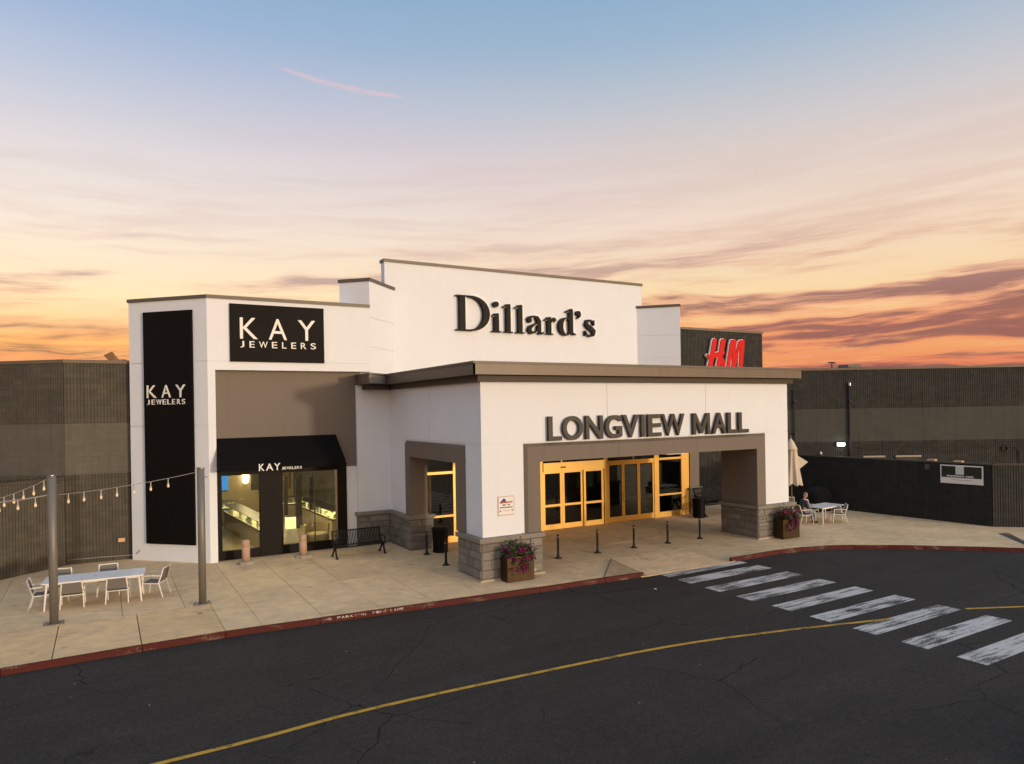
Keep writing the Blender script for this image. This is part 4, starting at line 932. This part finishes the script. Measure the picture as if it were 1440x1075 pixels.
door('swing_door', 9.93, 10.80, .02, 2.71, .075, .24, .09, None, YD, 10.755); door('swing_door', 10.81, 11.72, .02, 2.71, .075, .24, .09, None, YD, 10.855); door('swing_door', 11.73, 12.65, .02, 2.71, .075, .24, .09, None, YD, 11.775)
for x0, x1 in ((12.94, 14.37), (1.07, 2.18), (4.9, 6.28)):
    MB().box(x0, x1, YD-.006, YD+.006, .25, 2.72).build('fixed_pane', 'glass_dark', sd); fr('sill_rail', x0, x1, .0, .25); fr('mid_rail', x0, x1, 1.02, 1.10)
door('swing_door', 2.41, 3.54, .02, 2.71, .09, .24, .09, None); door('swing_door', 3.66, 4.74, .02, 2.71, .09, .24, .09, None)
# inside of the mall
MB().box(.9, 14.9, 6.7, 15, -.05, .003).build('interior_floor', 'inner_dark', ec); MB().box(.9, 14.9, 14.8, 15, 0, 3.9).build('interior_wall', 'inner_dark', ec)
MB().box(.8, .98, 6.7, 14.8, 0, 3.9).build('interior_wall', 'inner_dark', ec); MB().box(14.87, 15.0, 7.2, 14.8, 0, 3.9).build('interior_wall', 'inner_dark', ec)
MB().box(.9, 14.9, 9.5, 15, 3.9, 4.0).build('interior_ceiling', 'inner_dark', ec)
fr('inner_door_frame', 1.85, 1.97, .0, 2.6, 8.2, 8.3); fr('inner_door_frame', 2.9, 3.02, .0, 2.6, 8.2, 8.3); fr('inner_door_frame', 1.85, 3.02, 2.6, 2.72, 8.2, 8.3)
for x, y, w, lab in ((7.2, 9.2, 1.0, 'low pale topped counter inside behind the sliding doors, left'), (8.8, 9.8, 1.0, 'low pale topped counter inside behind the sliding doors, right')):
    t = thing('counter', lab, 'counter', (x, y, 0)); MB().box(0, w, 0, .5, 0, 1.0).build('body', 'inner_wall', t); MB().box(-.05, w+.05, -.05, .55, 1.0, 1.05).build('top', 'base_strip', t)
o = MB().box(10.4, 11.5, 9.6, 9.66, 1.3, 2.7).build('poster', 'poster_teal'); tag(o, 'pale teal poster panel inside behind the glass doors', 'poster')

# ================================================================== SIGN ON PIER
t = thing('notice_sign', 'small white notice sign with blue and red emblem on the pier', 'sign', (.69, .15, 1.94))
MB().box(0, .58, -.018, -.001, 0, .59).build('plate', 'sign_border', t); MB().box(.02, .56, -.022, -.0185, .02, .57).build('face', 'sign_white', t)
MB().add([(.06, -.026, .40), (.30, -.026, .42), (.24, -.026, .52), (.20, -.026, .53)], [(0, 1, 2, 3)]).build('emblem', 'sign_blue', t)
MB().add([(.06, -.0262, .37), (.52, -.0262, .38), (.51, -.0262, .43), (.30, -.0262, .418), (.06, -.0262, .40)], [(0, 1, 2, 3, 4)]).build('emblem', 'sign_red', t)
for x0, x1, z in ((.15, .20, .30), (.21, .25, .30), (.26, .28, .30), (.34, .38, .30), (.39, .42, .30)): MB().box(x0, x1, -.026, -.023, z, z+.04).build('lettering', 'sign_ink', t)
for k in range(11): MB().box(.06+k*.042, .06+k*.042+.033, -.026, -.023, .225, .258).build('lettering', 'sign_ink', t)
for x0, x1, z in ((.06, .10, .11), (.48, .52, .12)): MB().box(x0, x1, -.026, -.023, z, z+.05).build('lettering', 'sign_ink', t)
for k in range(6): MB().box(.17+k*.042, .17+k*.042+.03, -.026, -.023, .13, .15).build('lettering', 'sign_border', t)

# kerb lettering: faded white stencil on the red kerb face
def kerb_text(txt, x0, x1):
    L = x1-x0; n = len(txt)
    for i, ch in enumerate(txt):
        if ch == ' ': continue
        a = x0+L*i/n; b = x0+L*(i+.82)/n
        ya = -1.01+(a+5.14)/(2.83)*(-.22); dd = unit((-5.14, -1.01), (-2.31, -1.23))[0]
        u = (a+5.14)/dd[0]
        letter(ch, side_walk, (-5.14, -1.01), dd, u, u+(b-a), -.072, -.012, -.006, .012, 'curb_white', .02, 'kerb_letter')
kerb_text('NO PARKING', -5.05, -3.95); kerb_text('FIRE LANE', -3.80, -2.95)

# ================================================================== POLES AND STRING LIGHTS
def light_pole(loc, lab):
    t = thing('light_pole', lab, 'pole', loc, 0, 'grey poles that carry the string lights')
    MB().tube([(0, 0, .02), (0, 0, 3.74)], .098, 16).build('shaft', 'pole_grey', t, True)
    MB().box(-.22, .22, -.15, .15, -.01, .02).build('base_plate', 'pole_grey', t); MB().lathe([(.101, 3.735), (.101, 3.76), (.02, 3.77)], 16).build('cap', 'steel', t)
    for x in (-.17, .17):
        for y in (-.1, .1): MB().lathe([(.022, .02), (.022, .05), (.01, .06)], 6, (x, y, 0)).build('bolt', 'steel', t)
    MB().tube([(.10, -.07, 3.5), (.16, -.1, 3.5)], .015, 6).build('hook', 'steel', t)
    return t
light_pole((-10.97, 2.28, 0), 'grey round pole standing in front of the left patio table')
light_pole((-7.52, 2.20, 0), 'grey round pole standing before the white chamfered corner')
light_pole((-14.45, 2.36, 0), 'grey round pole at the far left end of the string lights')
def strand(lab, a, b, sag, us, thick=.008, wire='wire'):
    t = thing('string_lights', lab, 'string lights', (0, 0, 0), 0, 'strings of bulbs between the poles')
    a, b = Vector(a), Vector(b); f = lambda u: a.lerp(b, u)-Vector((0, 0, sag*4*u*(1-u)))
    MB().tube([f(i/24) for i in range(25)], thick, 6).build('cord', wire, t, True)
    for u in us:
        p = f(u); bo = MB().lathe([(.004, 0), (.012, -.02), (.012, -.12), (.024, -.125), (.024, -.155)], 10, p).build('socket', 'socket', t)
        MB().lathe([(.014, -.155), (.026, -.175), (.031, -.205), (.024, -.235), (.006, -.25)], 10, p).build('bulb', 'bulb', bo, True)
strand('bulb string hanging between the two grey poles', (-10.86, 2.25, 3.25), (-7.62, 2.2, 3.64), .06, [(x+10.86)/3.24 for x in (-10.62, -10.28, -9.9, -9.54, -9.15, -8.75, -8.33)])
strand('bulb string falling steeply to the left of the front pole', (-11.07, 2.25, 3.66), (-14.35, 2.32, 3.3), .36, [.02, .085, .15, .21, .27, .33, .385, .5, .6, .7, .8, .9])
strand('bulb string on a thick cord low on the left of the front pole', (-11.07, 2.22, 3.26), (-14.35, 2.3, 3.3), .14, [.075, .185, .30, .45, .6, .75, .9], .018)
tag(MB().tube([(-11.02, 2.3, 3.55), (-12.6, 2.32, 3.56), (-14.4, 2.34, 3.6)], .009, 6).build('cable', 'pipe_dark', None, True), 'thin dark cable running left from the front pole top', 'cable')

# ================================================================== PATIO FURNITURE
def make_chair(lab, group):
    t = thing('patio_chair', lab, 'chair', (0, 0, 0), 0, group); t.scale = (1, 1, .93)      # faces +Y, origin on the ground under the seat
    r = .019
    for s in (-1, 1):
        MB().tube([(s*.28, .27, 0), (s*.27, .22, .44), (s*.27, .20, .64)], [.015, r, r], 6).build('leg', 'white_metal', t)
        MB().tube([(s*.28, -.34, 0), (s*.265, -.22, .42), (s*.25, -.30, .66), (s*.235, -.35, .86)], [.015, r, r, r], 6).build('leg', 'white_metal', t)
        MB().tube([(s*.27, .23, .642), (s*.272, .0, .650), (s*.262, -.28, .636)], r, 6).build('arm', 'white_metal', t)
        MB().tube([(s*.268, .22, .42), (s*.265, -.22, .405)], r*.9, 6).build('seat_rail', 'white_metal', t)
    MB().tube([(-.245, -.352, .855), (.245, -.352, .855)], r, 6).build('back_rail', 'white_metal', t)
    MB().tube([(-.262, .225, .425), (.262, .225, .425)], r*.9, 6).build('seat_rail', 'white_metal', t); MB().tube([(-.262, -.222, .405), (.262, -.222, .405)], r*.9, 6).build('seat_rail', 'white_metal', t)
    sl = MB(); prof = [(.22, .428), (.10, .418), (-.05, .408), (-.21, .408)]
    for i in range(3):
        (y0, z0), (y1, z1) = prof[i], prof[i+1]; sl.add([(-.255, y0, z0), (.255, y0, z0), (.255, y1, z1), (-.255, y1, z1), (-.255, y0, z0+.012), (.255, y0, z0+.012), (.255, y1, z1+.012), (-.255, y1, z1+.012)], [(3, 2, 1, 0)[::-1], (4, 5, 6, 7)[::-1], (0, 1, 5, 4), (3, 7, 6, 2)])
    sl.build('seat', 'sling', t)
    b = MB(); b.hexa([(-.25, -.243, .47), (.25, -.243, .47), (.25, -.255, .47), (-.25, -.255, .47), (-.235, -.343, .845), (.235, -.343, .845), (.235, -.355, .845), (-.235, -.355, .845)]); b.build('backrest', 'sling', t)
    return t
def make_table(lab, loc, rz, L, Wd, H=.74, legs=True):
    t = thing('patio_table', lab, 'table', loc, rz)
    c = .07; pts = []
    for cx, cy, a0 in ((L/2-c, -Wd/2+c, -90), (L/2-c, Wd/2-c, 0), (-L/2+c, Wd/2-c, 90), (-L/2+c, -Wd/2+c, 180)): pts += [(cx+c*math.cos(R(a0+k*22.5)), cy+c*math.sin(R(a0+k*22.5))) for k in range(5)]
    MB().prism(pts, H-.03, H).build('tabletop', 'table_white', t, bevel=.008)
    MB().lathe([(.026, H-.031), (.026, H+.004), (.018, H+.004)], 12).build('parasol_hole', 'steel', t)
    MB().box(-L/2+.10, L/2-.10, -Wd/2+.10, -Wd/2+.135, H-.085, H-.031).build('apron', 'white_metal', t); MB().box(-L/2+.10, L/2-.10, Wd/2-.135, Wd/2-.10, H-.085, H-.031).build('apron', 'white_metal', t)
    for sx in (-1, 1):
        for sy in (-1, 1): MB().tube([(sx*(L/2-.07), sy*(Wd/2-.07), 0), (sx*(L/2-.13), sy*(Wd/2-.12), H-.032)], [.020, .030], 8).build('leg', 'white_metal', t)
    return t
make_table('long white patio table left of the storefronts, on the sidewalk', (-10.07, 4.06, 0), R(-6), 2.46, 1.04, .755)
gA = 'white patio chairs around the long left table'
ch0 = make_chair('white chair at the near side of the left table, behind the front pole', gA)
ch0.scale = (1, 1, .84); ch0.location = (-10.62, 4.02, 0); ch0.rotation_euler = (0, 0, R(-2))
dup(ch0, (-9.53, 3.91, 0), R(-6), 'white chair at the near side of the left table, right of the pole', gA)
dup(ch0, (-10.98, 5.02, 0), R(170), 'white chair at the far side of the left table, nearer the pole', gA).scale = (1, 1, .95)
dup(ch0, (-9.76, 4.96, 0), R(178), 'white chair at the far side of the left table, nearer the white corner', gA).scale = (1, 1, .95)
dup(ch0, (-8.60, 4.02, 0), R(64), 'white chair at the right end of the left table', gA).scale = (1, 1, .96)
dup(ch0, (-11.30, 4.22, 0), R(-92), 'white chair at the left end of the left table', gA).scale = (1, 1, .96)
# right hand set
make_table('small white patio table by the black screen wall at right', (17.88, 1.26, 0), R(6), 1.72, .95)
gB = 'white patio chairs around the small right table'
dup(ch0, (16.92, 1.55, 0), R(-112), 'white chair at the right table with a person sitting in it', gB).scale = (1, 1, .95)
dup(ch0, (18.22, .80, 0), R(46), 'empty white chair at the right end of the small right table', gB).scale = (1, 1, .95)
dup(ch0, (18.25, 2.25, 0), R(175), 'white chair at the far side of the small right table', gB).scale = (1, 1, .95)
dup(ch0, (18.75, 3.95, 0), R(-30), 'white framed chair under the closed umbrella', gB).scale = (1, 1, .95)

# closed umbrella
um = thing('patio_umbrella', 'closed cream patio umbrella beside the white canopy wall', 'umbrella', (18.42, 3.38, 0)); um.scale = (1.12, 1.12, 1.035)
MB().tube([(0, 0, 0), (0, 0, 3.5)], .025, 8).build('pole', 'wood', um); MB().lathe([(.28, 0), (.28, .06), (.06, .1), (.04, .3)], 16).build('base', 'black_metal', um)
fo = MB(); n = 48; prof = [(.03, 3.42), (.10, 3.30), (.20, 3.05), (.22, 2.75), (.26, 2.3), (.33, 1.8), (.38, 1.42)]; vs = []
for k, (r0, z) in enumerate(prof):
    for j in range(n):
        a = 2*math.pi*j/n; w = 1+.22*math.cos(8*a+.4*k)*min(1, k/3)+.08*math.cos(16*a); vs.append((r0*w*math.cos(a), r0*w*math.sin(a), z+.05*math.cos(8*a)*(k == len(prof)-1)))
fo.add(vs, [(k*n+j, k*n+(j+1) % n, (k+1)*n+(j+1) % n, (k+1)*n+j)[::-1] for k in range(len(prof)-1) for j in range(n)]); fo.build('folded_canopy', 'umbrella', um, True)
MB().lathe([(.0, 3.55), (.12, 3.36), (.24, 3.08), (.27, 2.98), (.24, 2.99), (.05, 3.3)][::-1], 16).build('top_cap', 'umbrella', um, True)
MB().add([(.22, -.12, 2.75), (.62, -.36, 2.42), (.25, -.2, 2.10), (.24, -.05, 2.4), (.46, -.24, 2.38)], [(0, 1, 4), (1, 2, 4), (2, 3, 4), (3, 0, 4), (0, 2, 1)]).build('loose_flap', 'umbrella', um)
MB().lathe([(.01, 3.5), (.03, 3.55), (.02, 3.66)], 8).build('finial', 'wood', um)
# covered mound
cm = MB(); n = 24; prof = [(.62, 0), (.64, .4), (.62, .8), (.50, 1.02), (.25, 1.14), (.02, 1.17)]; vs = []
for k, (r0, z) in enumerate(prof):
    for j in range(n):
        a = 2*math.pi*j/n; sq = 1/max(abs(math.cos(a)), abs(math.sin(a)))**.55; w = r0*sq*(1+.05*math.sin(5*a+k)); vs.append((w*math.cos(a)*1.0, w*math.sin(a)*.75, z+.02*math.sin(3*a)))
cm.add(vs, [(k*n+j, k*n+(j+1) % n, (k+1)*n+(j+1) % n, (k+1)*n+j) for k in range(len(prof)-1) for j in range(n)]+[tuple(range((len(prof)-1)*n, len(prof)*n))])
o = cm.build('covered_grill', 'cover_black', None, True); o.location = (20.7, 3.6, 0); o.rotation_euler = (0, 0, R(-5)); tag(o, 'black cover draped over a rounded bulk by the black wall', 'cover')

# ================================================================== BENCHES
def make_bench(lab, group):
    t = thing('bench', lab, 'bench', (0, 0, 0), 0, group)     # faces -Y
    L = 1.80
    prof = [(-.30, .40), (-.28, .44), (-.20, .445), (.10, .42), (.17, .46), (.22, .62), (.27, .80), (.29, .90)]
    s0 = None; n = 30
    for k in range(n):
        x = -L/2+.06+(L-.12)*k/(n-1)
        if s0 is None:
            m = MB()
            for i in range(len(prof)-1):
                (y0, z0), (y1, z1) = prof[i], prof[i+1]; w = .016
                m.add([(-w, y0, z0), (w, y0, z0), (w, y1, z1), (-w, y1, z1), (-w, y0+.004, z0-.009), (w, y0+.004, z0-.009), (w, y1+.004, z1-.009), (-w, y1+.004, z1-.009)], [(0, 1, 2, 3), (7, 6, 5, 4), (0, 4, 5, 1), (3, 2, 6, 7), (0, 3, 7, 4), (1, 5, 6, 2)])
            s0 = m.build('slat', 'black_metal', t); s0.location = (x, 0, 0)
        else: share(s0, 'slat', t, (x, 0, 0))
    for y, z in ((-.30, .39), (.12, .40), (.30, .90)): MB().tube([(-L/2, y, z), (L/2, y, z)], .022, 8).build('cross_rail', 'black_metal', t)
    for s in (-1, 1):
        x = s*L/2
        MB().tube([(x, -.30, .02), (x, -.22, .12), (x, -.12, .38), (x, .12, .42), (x, .22, .62), (x, .30, .92)], [.03, .03, .035, .03, .028, .025], 8).build('end_frame', 'black_metal', t)
        MB().tube([(x, .28, .02), (x, .14, .14), (x, -.05, .38)], [.03, .03, .035], 8).build('leg', 'black_metal', t)
        MB().tube([(x, -.31, .38), (x, -.32, .60), (x, -.26, .64), (x, .05, .63), (x, .24, .68)], .022, 8).build('arm', 'black_metal', t)
        for y in (-.31, .29): MB().box(x-.04, x+.04, y-.06, y+.06, 0, .025).build('foot', 'black_metal', t)
    return t
gC = 'black slatted metal benches'
b0 = make_bench('black slatted metal bench outside the store, left of the canopy', gC); b0.location = (-1.80, 6.22, 0); b0.rotation_euler = (0, 0, R(1))
dup(b0, (16.02, 5.75, 0), R(0), 'black slatted metal bench seen through the entrance arch', gC).scale = (1.35, 1.35, 1.4)

# ================================================================== BOLLARDS
def make_bollard(lab, group):
    t = thing('bollard', lab, 'bollard', (0, 0, 0), 0, group)
    MB().lathe([(.055, .02), (.042, .12), (.042, .70), (.046, .71), (.046, .80), (.03, .845), (.005, .855)], 14).build('post', 'bollard_black', t, True)
    MB().lathe([(.13, 0), (.13, .02), (.07, .035), (.05, .12)], 16).build('flange', 'bollard_black', t)
    MB().lathe([(.048, .74), (.048, .77)], 14).build('band', 'steel', t)
    return t
gD = 'thin dark bollards under the canopy'
bl = [((3.86, 1.58), 'thin dark bollard nearest the left pier, in front row'), ((5.56, 1.57), 'second thin dark bollard from the left pier'), ((7.22, 1.53), 'third thin dark bollard, middle of the front row'),
      ((8.84, 1.48), 'fourth thin dark bollard from the left pier'), ((10.52, 1.47), 'fifth thin dark bollard, nearest the right pier'),
      ((.30, 4.85), 'thin dark bollard at the side opening beside the trash bin'), ((.13, 2.82), 'thin dark bollard at the side opening near the stone pier')]
q = make_bollard(bl[0][1], gD); q.location = (*bl[0][0], 0)
for (p, lab) in bl[1:]: dup(q, (*p, 0), 0, lab, gD)
def make_pillar(lab, group):
    t = thing('pillar_bollard', lab, 'bollard', (0, 0, 0), 0, group)
    MB().lathe([(.135, .10), (.135, .58), (.128, .585), (.128, .60), (.135, .605), (.135, .78), (.120, .82), (.02, .83)], 20).build('column', 'pillar_pink', t, True)
    MB().lathe([(.31, -.01), (.31, .07), (.27, .10), (.13, .11)], 8).build('base', 'pillar_base', t)
    return t
gE = 'thick pinkish bollards in front of the store window'
q = make_pillar('thick pinkish concrete bollard in front of the left store window', gE); q.location = (-5.58, 7.02, 0)
dup(q, (-3.62, 7.0, 0), .4, 'thick pinkish concrete bollard nearer the black bench', gE)

# ================================================================== TRASH BINS
def make_bin(lab, group):
    t = thing('trash_bin', lab, 'trash bin', (0, 0, 0), 0, group)
    MB().lathe([(.24, .02), (.25, .05), (.27, .80), (.24, .80), (.22, .1)], 20).build('liner', 'black_metal', t)
    s0 = None
    for k in range(26):
        a = 2*math.pi*k/26
        if s0 is None:
            s0 = MB().add([(.262, -.022, .04), (.272, -.022, .04), (.272, .022, .04), (.262, .022, .04), (.292, -.024, .86), (.302, -.024, .86), (.302, .024, .86), (.292, .024, .86)], [(3, 2, 1, 0), (4, 5, 6, 7), (0, 1, 5, 4), (1, 2, 6, 5), (2, 3, 7, 6), (3, 0, 4, 7)]).build('slat', 'black_metal', t)
        else: share(s0, 'slat', t, (0, 0, 0), (0, 0, a))
    MB().lathe([(.31, .84), (.325, .87), (.31, .90), (.20, .94), (.14, .93)], 24).build('rim', 'black_metal', t, True); MB().lathe([(.285, 0), (.285, .05), (.26, .06)], 20).build('base_ring', 'black_metal', t)
    return t
gF = 'round black slatted trash bins'
q = make_bin('round black trash bin inside the side opening of the canopy', gF); q.location = (.92, 5.02, 0)
dup(q, (14.42, 5.42, 0), .3, 'round black trash bin at the right end of the glass doors', gF)

# ================================================================== PLANTERS
def make_planter(lab, loc, rz, seed, group, w=.92, dpt=.46, h=.76):
    rnd = random.Random(seed); t = thing('planter', lab, 'planter', loc, rz, group)
    b = MB(); i = .03
    for (x0, x1, y0, y1) in ((-w/2, w/2, -dpt/2, -dpt/2+i), (-w/2, w/2, dpt/2-i, dpt/2), (-w/2, -w/2+i, -dpt/2+i, dpt/2-i), (w/2-i, w/2, -dpt/2+i, dpt/2-i)): b.box(x0, x1, y0, y1, .0, h)
    b.box(-w/2+i, w/2-i, -dpt/2+i, dpt/2-i, .02, .1); b.build('box', 'bronze', t); MB().box(-w/2+i, w/2-i, -dpt/2+i, dpt/2-i, .5, h-.06).build('soil', 'soil', t)
    MB().box(-w/2-.012, w/2+.012, -dpt/2-.012, -dpt/2+.0, h-.05, h+.004).build('rim', 'bronze', t)
    lf = MB(); fl_ = MB()
    def leaf(m, p, s, up):
        d = Vector((rnd.gauss(0, 1), rnd.gauss(0, 1), rnd.gauss(up, .7))).normalized(); q = d.cross(Vector((rnd.gauss(0, 1), rnd.gauss(0, 1), rnd.gauss(0, 1)))).normalized()*s*.36
        m.add([p, p+d*s*.5+q, p+d*s, p+d*s*.5-q], [(0, 1, 2, 3)])
    for k in range(620):
        x = rnd.uniform(-.46, .44)*w; y = rnd.gauss(-.06, .14); hz = h+.02+abs(rnd.gauss(0, .11))*(1.6 if abs(x) < .22 else .8); leaf(lf, Vector((x, y, hz)), rnd.uniform(.05, .14), .5)
    for k in range(26):
        x = rnd.uniform(-.4, .4)*w; tp = Vector((x+rnd.gauss(0, .12), rnd.gauss(-.1, .16), h+rnd.uniform(.15, .36))); lf.tube([(x, -.05, h-.02), tp], .004, 4); [leaf(lf, Vector((x, -.05, h)).lerp(tp, q_/5), .08, .4) for q_ in range(2, 6)]; [leaf(fl_, tp+Vector((rnd.gauss(0, .02), rnd.gauss(0, .02), rnd.gauss(0, .02))), .045, .3) for q_ in range(12)]
    cl = [(rnd.uniform(-.5, .5)*w, rnd.gauss(-.1, .14), h+rnd.uniform(.0, .24)) for _ in range(26)]+[(rnd.triangular(-.45, .45, .18)*w, -dpt/2-.04-rnd.random()*.07, h-rnd.random()**1.6*.42) for _ in range(20)]
    for c in cl:
        for k in range(26): leaf(fl_, Vector(c)+Vector((rnd.gauss(0, .035), rnd.gauss(0, .03), rnd.gauss(0, .035))), rnd.uniform(.03, .055), .2)
        for k in range(10): leaf(lf, Vector(c)+Vector((rnd.gauss(0, .05), rnd.gauss(0, .03), rnd.gauss(0, .06))), rnd.uniform(.05, .09), -.2)
    tag(lf.build('foliage', 'leaf', t), kind='stuff'); tag(fl_.build('blossoms', 'petal', t), kind='stuff')
gG = 'bronze planters with magenta flowers at the piers'
make_planter('bronze box planter of magenta flowers before the left stone pier', (1.10, -.30, 0), R(-3), 3, gG)
make_planter('bronze box planter of magenta flowers before the right stone pier', (13.44, -.30, 0), R(-2), 9, gG)

# small things on the ground
o = MB().box(-.05, .05, -.03, .03, 0, .10).build('outlet_box', 'steel', None, bevel=.005); o.location = (1.86, -.06, .12); tag(o, 'small outlet box low on the left stone pier', 'outlet box')
rnd = random.Random(5)
for k, (x, y, lab) in enumerate(((-.95, 5.35, 'crumpled pale litter on the paving behind the bench'), (-7.7, 1.2, 'small dark leaf on the sidewalk slab near the right pole'), (4.1, -3.1, 'scrap of pale litter on the asphalt left of the crosswalk'))):
    m = MB(); p = [Vector((rnd.gauss(0, .032), rnd.gauss(0, .032), abs(rnd.gauss(.012, .012)))) for _ in range(9)]
    bm = bmesh.new(); [bm.verts.new(q_) for q_ in p]; bmesh.ops.convex_hull(bm, input=bm.verts); me = bpy.data.meshes.new('litter'); bm.to_mesh(me); bm.free()
    me.materials.append(MATS['sign_white' if k != 1 else 'soil']); o = bpy.data.objects.new('litter', me); COL.objects.link(o); o.location = (x, y, 0 if y > -1 else GZ+.004); tag(o, lab, 'litter')

# ================================================================== PERSON seated at the right table, facing +X
def skin_mesh(name, chains, mat, parent, sub=2):
    """chains: list of [(x,y,z,r),...]; first vertex of each later chain may repeat an earlier point to join"""
    vs, rs, es, idx = [], [], [], {}
    for c in chains:
        prev = None
        for x, y, z, r in c:
            k = (round(x, 4), round(y, 4), round(z, 4))
            if k not in idx: idx[k] = len(vs); vs.append((x, y, z)); rs.append(r)
            if prev is not None: es.append((prev, idx[k]))
            prev = idx[k]
    me = bpy.data.meshes.new(name); me.from_pydata(vs, es, []); o = bpy.data.objects.new(name, me); COL.objects.link(o)
    m = o.modifiers.new('skin', 'SKIN'); m.use_smooth_shade = True
    for i, r in enumerate(rs): me.skin_vertices[0].data[i].radius = (r, r)
    me.skin_vertices[0].data[0].use_root = True
    s = o.modifiers.new('sub', 'SUBSURF'); s.levels = sub; s.render_levels = sub
    me.materials.append(MATS[mat]); o.parent = parent
    return o
pe = thing('person', 'person in dark shirt and light jeans sitting at the right table', 'person', (16.92, 1.55, 0), R(-22))
pel = (-.06, 0, .56)
body = [[(*pel, .13), (-.07, 0, .72, .13), (-.04, 0, .88, .14), (-.01, 0, 1.00, .10), (.02, 0, 1.08, .055), (.045, 0, 1.13, .055)]]
for s in (-1, 1):
    body.append([(-.04, 0, .88, .14), (-.02, s*.17, .97, .065), (.02, s*.21, .82, .05), (.06, s*.22, .70, .042), (.22, s*.12, .70, .036), (.33, s*.04, .74, .026)])
    body.append([(*pel, .13), (.02, s*.10, .53, .10), (.22, s*.12, .53, .085), (.40, s*.11, .53, .07), (.43, s*.11, .32, .055), (.42, s*.11, .10, .042), (.47, s*.11, .05, .038), (.56, s*.12, .035, .034)])
skin_mesh('body', body, 'skin', pe)
# head with face
bm = bmesh.new(); bmesh.ops.create_uvsphere(bm, u_segments=20, v_segments=14, radius=1)
for v in bm.verts:
    x, y, z = v.co; w = 1-.22*max(0, -z)**1.5; v.co = Vector((x*.100*(1-.05*max(0, -z))+(.018 if z < -.3 and x > 0 else 0), y*.078*w, z*.125))
    if x > .8 and abs(y) < .22 and -.35 < z < .12: v.co.x += .022*(1-abs(z+.15)*2)
    if x > .6 and .05 < z < .3 and .2 < abs(y) < .6: v.co.x -= .012
    if x > .8 and -.62 < z < -.48 and abs(y) < .4: v.co.x -= .008
me = bpy.data.meshes.new('head'); bm.to_mesh(me); bm.free(); me.polygons.foreach_set('use_smooth', [True]*len(me.polygons)); me.materials.append(MATS['skin'])
hd = bpy.data.objects.new('head', me); COL.objects.link(hd); hd.parent = pe; hd.location = (.065, 0, 1.235); hd.rotation_euler = (0, R(14), 0)
for s in (-1, 1):
    e = MB().lathe([(.002, -.01), (.011, -.005), (.011, .005), (.002, .01)], 8).build('eye', 'shoe', hd, True); e.location = (.088, s*.033, .018)
    e = MB().lathe([(.004, -.03), (.018, -.02), (.02, .02), (.006, .03)], 8).build('ear', 'skin', hd, True); e.location = (-.005, s*.078, -.005)
MB().tube([(.095, -.025, -.065), (.101, 0, -.067), (.095, .025, -.065)], .005, 6).build('mouth', 'shirt', hd)
bm = bmesh.new(); bmesh.ops.create_uvsphere(bm, u_segments=16, v_segments=10, radius=1); bmesh.ops.delete(bm, geom=[v for v in bm.verts if v.co.z < -.25 or (v.co.x > .35 and v.co.z < .75)], context='VERTS')
for v in bm.verts: v.co = Vector((v.co.x*.106-.004, v.co.y*.083, v.co.z*.128+.004))
me = bpy.data.meshes.new('hair'); bm.to_mesh(me); bm.free(); me.materials.append(MATS['hair']); hr = bpy.data.objects.new('hair', me); COL.objects.link(hr); hr.parent = hd
# hands: palm and five bent fingers each, resting together on the lap edge of the table
for s in (-1, 1):
    ch = [[(.33, s*.04, .74, .022), (.37, s*.035, .745, .026), (.40, s*.03, .745, .024)]]
    for k, (dy, ln) in enumerate(((-.026, .05), (-.009, .062), (.009, .066), (.026, .056))):
        ch.append([(.40, s*.03, .745, .024), (.42, s*.03+dy, .745, .009), (.42+ln*.5, s*.03+dy, .738, .0085), (.42+ln, s*.03+dy*.9, .718, .007)])
    ch.append([(.37, s*.035, .745, .026), (.385, s*.035-s*.03, .755, .010), (.415, s*.035-s*.042, .757, .008)])
    skin_mesh('hand', ch, 'skin', pe, 1)
shirt = [[(-.062, 0, .60, .150), (-.07, 0, .72, .150), (-.04, 0, .88, .160), (-.01, 0, 1.00, .105), (.008, 0, 1.05, .07)]]
for s in (-1, 1): shirt.append([(-.04, 0, .88, .160), (-.02, s*.17, .97, .080), (.02, s*.21, .82, .065), (.055, s*.22, .72, .058), (.12, s*.185, .70, .05)])
skin_mesh('shirt', shirt, 'shirt', pe)
jeans = [[(-.06, 0, .56, .150), (-.06, 0, .63, .150)]]
for s in (-1, 1): jeans.append([(-.06, 0, .56, .150), (.02, s*.10, .53, .115), (.22, s*.12, .53, .10), (.40, s*.11, .53, .085), (.435, s*.11, .32, .070), (.425, s*.11, .12, .062)])
skin_mesh('jeans', jeans, 'jeans', pe)
for s in (-1, 1): skin_mesh('shoe', [[(.40, s*.11, .06, .055), (.47, s*.11, .055, .052), (.58, s*.12, .045, .042)]], 'shoe', pe, 2)
